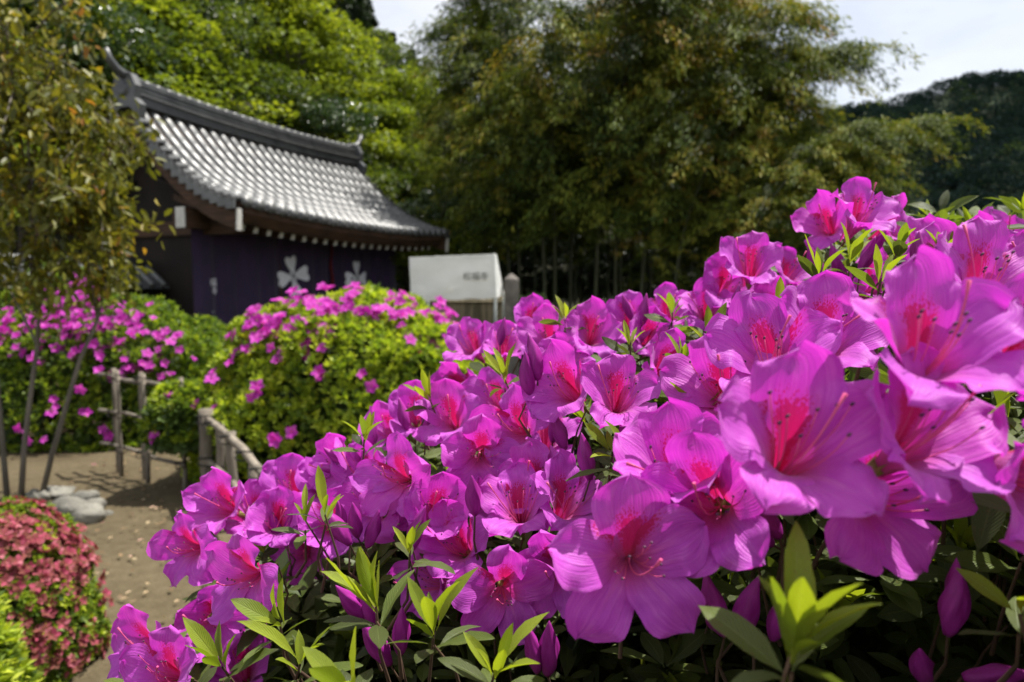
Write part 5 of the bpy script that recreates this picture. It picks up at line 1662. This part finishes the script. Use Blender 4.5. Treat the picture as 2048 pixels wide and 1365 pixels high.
def full_flower(pos, M3, oi_, scale, rng, detail=True):
    fl = link('flower', FLOWER_BASE, bush)
    mw = M3.to_4x4(); mw.translation = pos - BOFF
    fl.matrix_local = mw @ Matrix.Scale(scale, 4)
    kinds = (('top', 0), ('side-', 72), ('low', 144), ('low', 216), ('side+', 288))
    for kd, ang in kinds:
        ms = PETALS[(oi_, kd)]
        po = link('petal', ms[int(rng.integers(0, len(ms)))], fl)
        R_ = Matrix.Rotation(math.radians(ang + rng.normal() * 5), 4, 'Z') @ Matrix.Rotation(rng.normal() * 0.075, 4, 'X') @ Matrix.Rotation(rng.normal() * 0.055, 4, 'Y') @ Matrix.Diagonal((rng.uniform(0.84, 1.10), 1 + rng.normal() * 0.05, 1 + rng.normal() * 0.08, 1.0))
        dz = {'top': 0.0012, 'side+': 0.0, 'side-': 0.0004, 'low': -0.0010}[kd]
        po.matrix_local = Matrix.Translation((0, 0, dz)) @ R_
    if detail:
        s1 = link('pistil', STYLES[int(rng.integers(0, 5))], fl); s1.rotation_euler.z = rng.normal() * 0.5
        s2 = link('stamens', STAMENS[int(rng.integers(0, 5))], fl)
    return fl
twigs = MB()
def twig(p0, p1, r=0.0022):
    mid = p0.lerp(p1, 0.5) + Vector(rngA.normal(size=3) * 0.006)
    twigs.tube([p0 - BOFF, mid - BOFF, p1 - BOFF], [r * 0.8, r, r * 1.5], 6, False)
for (px, py, W, ax, ay, roll, oi_) in FLOWERS:
    d = dep(W)
    az = math.sqrt(max(0.02, 1 - ax * ax - ay * ay))
    axis = C_R * ax + C_U * ay - C_F * az
    M3 = orient(axis, roll)
    pos = at_depth(px, py, d) + axis * 0.018          # the throat lies behind the rim
    full_flower(pos, M3, oi_, (1.0, 1.06, 1.08, 1.08)[oi_] + rngA.normal() * 0.02, rngA)
    FP.append((px, py, W, d, pos, axis))
    b = pos - axis * 0.048
    if W < 250: twig(b, b + Vector((rngA.normal() * 0.02, 0.03 + rngA.normal() * 0.012, -0.06)), 0.0010)
FPX_ = np.array([(f[0], f[1], f[2], f[3]) for f in FP])
FW = np.array([tuple(f[4]) for f in FP])

# the mound the blooms sit on: a plane through them, rounded off outside the view
Am = np.stack([np.ones(len(FW)), FW[:, 0], FW[:, 1]], 1)
plane, *_ = np.linalg.lstsq(Am, FW[:, 2], rcond=None)
def mound(x, y):
    xx = np.clip(x, -0.42, 0.62); yy = np.clip(y, 0.15, 1.0)
    z = plane[0] + plane[1] * xx + plane[2] * yy - 0.035
    z = z - 1.1 * np.maximum(0, y - 0.95) ** 2 - 0.55 * np.maximum(0, x - 0.62) ** 2 - 2.6 * np.maximum(0, -0.36 - x) ** 1.2
    return z
def free_spot(P, clear=0.012, pad=1.0):
    """keep a point only if it does not hide one of the placed blooms or crowd the lens"""
    px, py, d = project_np(P)
    ok = np.ones(len(P), dtype=bool)
    dist = np.linalg.norm(P - np.array(C_O), axis=1)
    ok &= dist > 0.26
    inside = (px > -150) & (px < 2200) & (py > -150) & (py < 1500) & (d > 0)
    for (fx, fy, W, fd) in FPX_:
        r = W * 0.46 * pad
        hit = inside & ((px - fx) ** 2 + ((py - fy + W * 0.05)) ** 2 < r * r) & (d < fd + clear)
        ok &= ~hit
    # nothing nearer than the visible surface
    dens = 1.0 / ((px[:, None] - FPX_[None, :, 0]) ** 2 + (py[:, None] - FPX_[None, :, 1]) ** 2 + 900.0) ** 1.5
    D = (dens * FPX_[None, :, 3]).sum(1) / dens.sum(1)
    ok &= ~(inside & (px > 150) & (d < D - 0.03))
    return ok, px, py, d

# ---------------------------------------------------------------- leaves
big_leaves = []      # (screen size, mesh, matrix)
def add_leaf(mesh_, base, direction, up_hint, L, W=1.0):
    y = direction.normalized()
    z = up_hint - y * up_hint.dot(y)
    if z.length < 1e-4: z = Vector((0, 0, 1)).cross(y)
    z.normalize(); x = y.cross(z)
    M4 = Matrix((x * W, y, z)).transposed().to_4x4()
    M4 = Matrix.Translation(base - BOFF) @ M4 @ Matrix.Scale(L, 4)
    c = base + y * L * 0.5
    pr = project(c)
    size = 0.0
    if pr and -80 < pr[0] < 2130 and -80 < pr[1] < 1450: size = L / pr[2]
    big_leaves.append((size, mesh_, M4, c))
def rosette(base, axis, new, n_, L, rng, spread=None, stem=0.05):
    a = axis.normalized()
    ref = a.orthogonal().normalized(); bi = a.cross(ref)
    th = rng.uniform(0, 6.28)
    for k in range(n_):
        th += 2.4 + rng.normal() * 0.2
        el = (rng.uniform(0.22, 0.75) if new else rng.uniform(0.95, 1.65)) if spread is None else rng.uniform(*spread)
        rad = ref * math.cos(th) + bi * math.sin(th)
        d = a * math.cos(el) + rad * math.sin(el)
        up = a * math.sin(el) - rad * math.cos(el) if new else (a + Vector(rng.normal(size=3) * 0.25))
        ms = L_NEW if new else L_OLD
        add_leaf(ms[int(rng.integers(0, len(ms)))], base + rad * 0.0015 + a * rng.uniform(-0.006, 0.004), d, up + Vector(rng.normal(size=3) * 0.2), L * rng.uniform(0.55, 1.2), rng.uniform(0.68, 0.98) if new else rng.uniform(0.85, 1.15))
    if stem > 0: twig(base, base - a * stem * 0.4 + Vector((rng.normal() * 0.01, 0.02, -stem * 0.9)), 0.0011)
# fresh shoots that stand out in the photograph: px, py of the base, distance, axis right/up, leaves, length
SHOOTS = [(1585, 1300, 0.285, 0.05, 0.93, 12, 0.048), (752, 1215, 0.46, -0.30, 0.88, 7, 0.046), (868, 1262, 0.45, -0.10, 0.9, 6, 0.048), (700, 1390, 0.40, -0.25, 0.9, 4, 0.044),
 (650, 1030, 0.60, 0.10, 0.95, 4, 0.034), (728, 880, 0.72, 0.10, 0.95, 6, 0.034), (1762, 560, 0.50, 0.10, 0.95, 4, 0.032), (1640, 545, 0.62, 0.05, 0.95, 4, 0.032),
 (1795, 500, 0.62, 0.05, 0.95, 6, 0.036), (1890, 515, 0.66, -0.10, 0.95, 6, 0.036), (1925, 515, 0.66, 0.10, 0.95, 5, 0.034), (1345, 625, 0.86, 0.10, 0.95, 5, 0.036),
 (1365, 720, 0.62, 0.05, 0.95, 6, 0.034), (1260, 690, 0.72, -0.10, 0.95, 4, 0.03), (445, 1335, 0.50, -0.35, 0.8, 5, 0.042), (600, 1330, 0.47, 0.10, 0.9, 5, 0.044),
 (1390, 850, 0.48, 0.10, 0.9, 6, 0.034), (1265, 925, 0.52, 0.05, 0.85, 5, 0.034), (1010, 760, 0.74, -0.10, 0.9, 6, 0.034), (1700, 520, 0.70, 0.10, 0.9, 5, 0.034),
 (1420, 690, 0.68, 0.0, 0.85, 8, 0.036), (1225, 905, 0.58, -0.30, 0.6, 6, 0.036), (2040, 1230, 0.33, -0.45, 0.75, 3, 0.040), (820, 1100, 0.54, 0.10, 0.9, 5, 0.036), (560, 1245, 0.52, -0.20, 0.6, 6, 0.038),
 (860, 800, 0.76, -0.3, 0.85, 5, 0.032), (1130, 640, 0.86, 0.1, 0.9, 4, 0.034), (990, 1345, 0.42, 0.1, 0.8, 6, 0.04), (610, 1040, 0.62, -0.1, 0.95, 4, 0.03), (1560, 620, 0.62, 0.05, 0.95, 4, 0.03)]
for (px, py, d, ax, ay, n_, L) in SHOOTS:
    az = math.sqrt(max(0.01, 1 - ax * ax - ay * ay)) if ax * ax + ay * ay < 1 else 0.05
    rosette(at_depth(px, py, d), C_R * ax + C_U * ay - C_F * az * 0.5, True, n_, L, rngA, stem=0.06)
    rosette(at_depth(px, py, d) - Vector((0, 0, 0.010)), C_R * ax + C_U * ay, False, 4, L * 1.0, rngA, stem=0.04)
# big drooping old leaves in the shaded hollow below the nearest blooms
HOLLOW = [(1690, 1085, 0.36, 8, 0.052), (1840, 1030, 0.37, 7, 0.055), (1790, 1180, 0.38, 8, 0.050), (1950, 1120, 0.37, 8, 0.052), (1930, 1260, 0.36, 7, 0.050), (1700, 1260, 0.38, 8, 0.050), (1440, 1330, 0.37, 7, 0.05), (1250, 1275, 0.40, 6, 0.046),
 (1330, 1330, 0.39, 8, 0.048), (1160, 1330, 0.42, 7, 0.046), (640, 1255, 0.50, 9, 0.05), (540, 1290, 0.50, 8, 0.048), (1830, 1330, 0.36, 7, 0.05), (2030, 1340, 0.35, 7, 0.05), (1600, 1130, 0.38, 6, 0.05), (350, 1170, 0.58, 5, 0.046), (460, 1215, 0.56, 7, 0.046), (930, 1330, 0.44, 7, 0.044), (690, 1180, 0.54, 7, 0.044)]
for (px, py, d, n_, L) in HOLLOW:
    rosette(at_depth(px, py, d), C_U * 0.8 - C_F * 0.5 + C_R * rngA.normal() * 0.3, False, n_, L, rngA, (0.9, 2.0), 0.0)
# old leaves in a ruff under every bloom
for (px, py, W, d, pos, axis) in FP:
    b = pos - axis * 0.054
    a = (axis * 0.5 + Vector((0, 0, 0.8))).normalized()
    rosette(b - Vector((0, 0, 0.012)), a, False, 5, 0.046, rngA, stem=0.0)
# fill of leafy shoots over and inside the mound
cand = 6500
X = rngA.uniform(-0.52, 0.95, cand); Y = rngA.uniform(0.16, 1.35, cand)
dd_ = rngA.uniform(0, 1, cand) ** 1.3 * 0.42
Z = mound(X, Y) - dd_
P = np.stack([X, Y, Z], -1)
ok, px, py, d = free_spot(P, 0.03, 1.0)
P, dd_ = P[ok], dd_[ok]
inv_l = P[:, 0] < 0.95
for q, ddq in zip(P, dd_):
    new = rngA.uniform() < (0.30 if ddq < 0.06 else 0.08)
    a = Vector((rngA.normal() * 0.3 - 0.15, rngA.normal() * 0.3 - 0.25, 1.0))
    rosette(Vector(q), a, new, int(rngA.integers(5, 8)), 0.036 if new else 0.045, rngA, None, 0.0 if rngA.uniform() < 0.75 else 0.06)
# the leaves that show largest are objects of their own, the rest one mass
ctr = np.array([tuple(b[3]) for b in big_leaves])
okl, lx, ly, ld = free_spot(ctr, 0.0, 0.86)
nh = len(SHOOTS)
keep = []
for i, b in enumerate(big_leaves):
    if okl[i] or i < sum(s[5] + 4 for s in SHOOTS): keep.append(b)
keep.sort(key=lambda b: -b[0])
for size, ms, M4, c in keep[:290]:
    o = link('leaf', ms, bush)
    o.matrix_local = M4
Vs, Fs, Ts, UVs = [], [], [], []
cache = {}
base_n = 0
for size, ms, M4, c in keep[290:]:
    if ms.name not in cache:
        co = np.zeros(len(ms.vertices) * 3, dtype=np.float32); ms.vertices.foreach_get('co', co)
        fi = np.zeros(len(ms.loops), dtype=np.int32); ms.loops.foreach_get('vertex_index', fi)
        tt = np.zeros(len(ms.vertices), dtype=np.float32); ms.attributes['tint'].data.foreach_get('value', tt)
        uvl = np.zeros(len(ms.loops) * 2, dtype=np.float32); ms.uv_layers[0].data.foreach_get('uv', uvl)
        uvv = np.zeros((len(ms.vertices), 2), dtype=np.float32); uvv[fi] = uvl.reshape(-1, 2)
        cache[ms.name] = (co.reshape(-1, 3), fi.reshape(-1, 4), tt, uvv)
    co, fi, tt, uvv = cache[ms.name]
    A_ = np.array(M4)
    Vs.append(co @ A_[:3, :3].T + A_[:3, 3]); Fs.append(fi + base_n); Ts.append(tt + rngA.normal() * 0.05); UVs.append(uvv)
    base_n += len(co)
me = mesh_np('foliage', np.concatenate(Vs), np.concatenate(Fs), M_LEAF, True, np.clip(np.concatenate(Ts), 0, 1), np.concatenate(UVs))
tag(link('foliage', me, bush), kind='stuff')
print('leaves', len(keep), 'foliage verts', base_n)

# ---------------------------------------------------------------- buds
BUDSPOTS = [(1060, 790, 190, -0.25, 0.95), (1075, 760, 190, 0.0, 1.0), (1105, 885, 185, 0.05, 1.0), (1130, 900, 190, -0.2, 0.95), (1250, 895, 200, 0.05, 1.0), (1230, 945, 210, 0.35, 0.85), (1390, 730, 200, 0.7, 0.7),
 (1385, 720, 205, 0.5, 0.8), (700, 1090, 195, -0.5, 0.8), (715, 1075, 190, 0.1, 1.0), (735, 1095, 190, 0.35, 0.9), (690, 1070, 185, -0.2, 1.0), (950, 1030, 205, 0.05, 1.0), (895, 985, 180, -0.9, 0.2),
 (825, 1100, 200, 0.05, 1.0), (1265, 640, 140, -0.5, 0.8), (1285, 650, 140, 0.1, 1.0), (1690, 555, 165, -0.7, 0.6), (1720, 545, 165, 0.4, 0.9), (1735, 520, 165, 0.4, 0.9), (1480, 700, 190, -0.05, 1.0),
 (1475, 640, 170, -0.2, 1.0), (1490, 890, 260, -0.1, 1.0), (1365, 905, 230, -0.05, 1.0), (1380, 940, 240, 0.05, 1.0), (1545, 1090, 300, -0.75, 0.7), (1560, 1075, 310, -0.6, 0.8), (1450, 1270, 300, -0.5, 0.7), (1470, 1280, 300, 0.3, 0.9),
 (1895, 1270, 330, 0.1, 1.0), (1850, 1365, 330, -0.2, 0.6), (1925, 1355, 330, 0.9, 0.2), (780, 1330, 235, -0.4, 0.9), (800, 1310, 235, 0.1, 1.0), (1075, 1345, 265, 0.0, 1.0), (1095, 1350, 265, 0.15, 1.0), (690, 930, 155, -0.7, 0.6), (700, 945, 155, -0.8, 0.3),
 (720, 925, 155, -0.2, 0.9), (740, 900, 155, 0.3, 0.9), (815, 860, 150, -0.3, 0.9), (850, 865, 150, 0.3, 0.95), (560, 1080, 160, -0.1, 1.0), (575, 1085, 160, 0.2, 1.0), (745, 1255, 215, -0.2, 0.95), (735, 1240, 215, -0.6, 0.7), (1640, 560, 160, -0.3, 0.9),
 (2030, 545, 200, 0.8, 0.4), (2010, 560, 200, 0.6, 0.6), (1990, 590, 210, 0.9, 0.2), (1830, 540, 200, 0.05, 1.0), (1450, 740, 190, 0.3, 0.9), (1000, 690, 135, 0.2, 0.9), (1545, 1280, 300, 0.1, 1.0), (1320, 930, 220, 0.1, 1.0), (1180, 960, 210, -0.1, 1.0)]
for (px, py, W, ax, ay) in BUDSPOTS:
    q = at_depth(px, py, dep(W))
    dirv = (C_R * ax + C_U * ay - C_F * 0.25 + Vector(rngA.normal(size=3) * 0.08)).normalized()
    o = link('bud', BUDS[int(rngA.integers(0, 6))], bush)
    M4 = dirv.to_track_quat('Z', 'Y').to_matrix().to_4x4() @ Matrix.Rotation(rngA.uniform(0, 6.28), 4, 'Z') @ Matrix.Scale(rngA.uniform(0.8, 1.1), 4)
    M4.translation = q - BOFF
    o.matrix_local = M4
    twig(q, q - dirv * 0.02 + Vector((0, 0.015, -0.03)), 0.0010)
tw = twigs.build('twigs', M_TWIG, bush, True)
tag(tw, kind='stuff')

# ---------------------------------------------------------------- the rest of the mound: stems, lower skirt, blooms out of view
for s in range(9):
    a = s * 0.7
    top = Vector((0.55 * math.cos(a) - 0.1, 0.55 * math.sin(a) - 0.1, 1.05 + 0.15 * math.cos(a)))
    bs = Vector((0.12 * math.cos(a), 0.12 * math.sin(a), -0.05))
    MB().tube([bs, bs.lerp(top, 0.4) + Vector((0, 0, 0.12)), top], [0.024, 0.016, 0.006], 7).build('stem', M_TWIG, bush, True)
ns = 9000
th = rngA.uniform(0, 6.28, ns); hh = rngA.uniform(0.05, 1.0, ns)
rad = 1.0 * np.sqrt(np.clip(1 - (hh - 0.55) ** 2 * 0.9, 0.2, 1)) * (1 - rngA.uniform(0, 0.25, ns) ** 1.3)
Q = np.stack([0.62 + rad * np.cos(th) * 1.0, 0.98 + rad * np.sin(th), hh * 1.15], -1)
top_n = 5000
xt = rngA.uniform(-0.35, 1.6, top_n); yt = rngA.uniform(0.2, 1.95, top_n)
kk = ((xt - 0.62) ** 2 + (yt - 0.98) ** 2 < 1.0)
Qt = np.stack([xt, yt, mound(xt, yt) - rngA.uniform(0.02, 0.2, top_n)], -1)[kk]
ni = 7000
xi = rngA.uniform(-0.34, 1.4, ni); yi = rngA.uniform(0.30, 1.8, ni)
zi = 0.45 + rngA.uniform(0, 1, ni) * np.maximum(mound(xi, yi) - 0.18 - 0.45, 0.05)
ki = ((xi - 0.62) ** 2 + (yi - 0.98) ** 2 < 0.95)
Q = np.concatenate([Q, Qt, np.stack([xi, yi, zi], -1)[ki]])
ok, px, py, d = free_spot(Q, 0.10, 1.1)
infr = (px > -60) & (px < 2110) & (py > -60) & (py < 1420) & (d > 0)
ok &= ~(infr & (d < 0.62))
Q = Q[ok]
nq = len(Q); k = 4
D = rand_dirs(rngA, nq * k) + np.array([0, 0, 0.3])
N = rand_dirs(rngA, nq * k) * 0.5 + np.array([0, 0, 1.0])
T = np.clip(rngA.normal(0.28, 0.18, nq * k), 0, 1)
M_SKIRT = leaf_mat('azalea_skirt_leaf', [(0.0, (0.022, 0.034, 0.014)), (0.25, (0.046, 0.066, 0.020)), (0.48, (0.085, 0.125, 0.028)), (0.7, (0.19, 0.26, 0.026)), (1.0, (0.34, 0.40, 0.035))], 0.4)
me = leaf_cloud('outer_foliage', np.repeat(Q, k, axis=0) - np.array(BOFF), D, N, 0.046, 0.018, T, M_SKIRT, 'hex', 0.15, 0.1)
tag(link('outer_foliage', me, bush), kind='stuff')
nf = 0
for t in range(400):
    x, y = rngA.uniform(-0.3, 1.5), rngA.uniform(0.3, 1.9)
    if (x - 0.62) ** 2 + (y - 0.98) ** 2 > 0.95: continue
    q = Vector((x, y, float(mound(np.array(x), np.array(y))) + 0.0))
    pr = project(q)
    if pr and -120 < pr[0] < 2170 and -120 < pr[1] < 1480: continue
    axis = Vector((rngA.normal() * 0.35, -0.3 + rngA.normal() * 0.35, 0.9)).normalized()
    if nf < 40:
        full_flower(q, orient(axis, rngA.normal() * 20), int(rngA.integers(0, 3)), 1.0, rngA, False)
    nf += 1
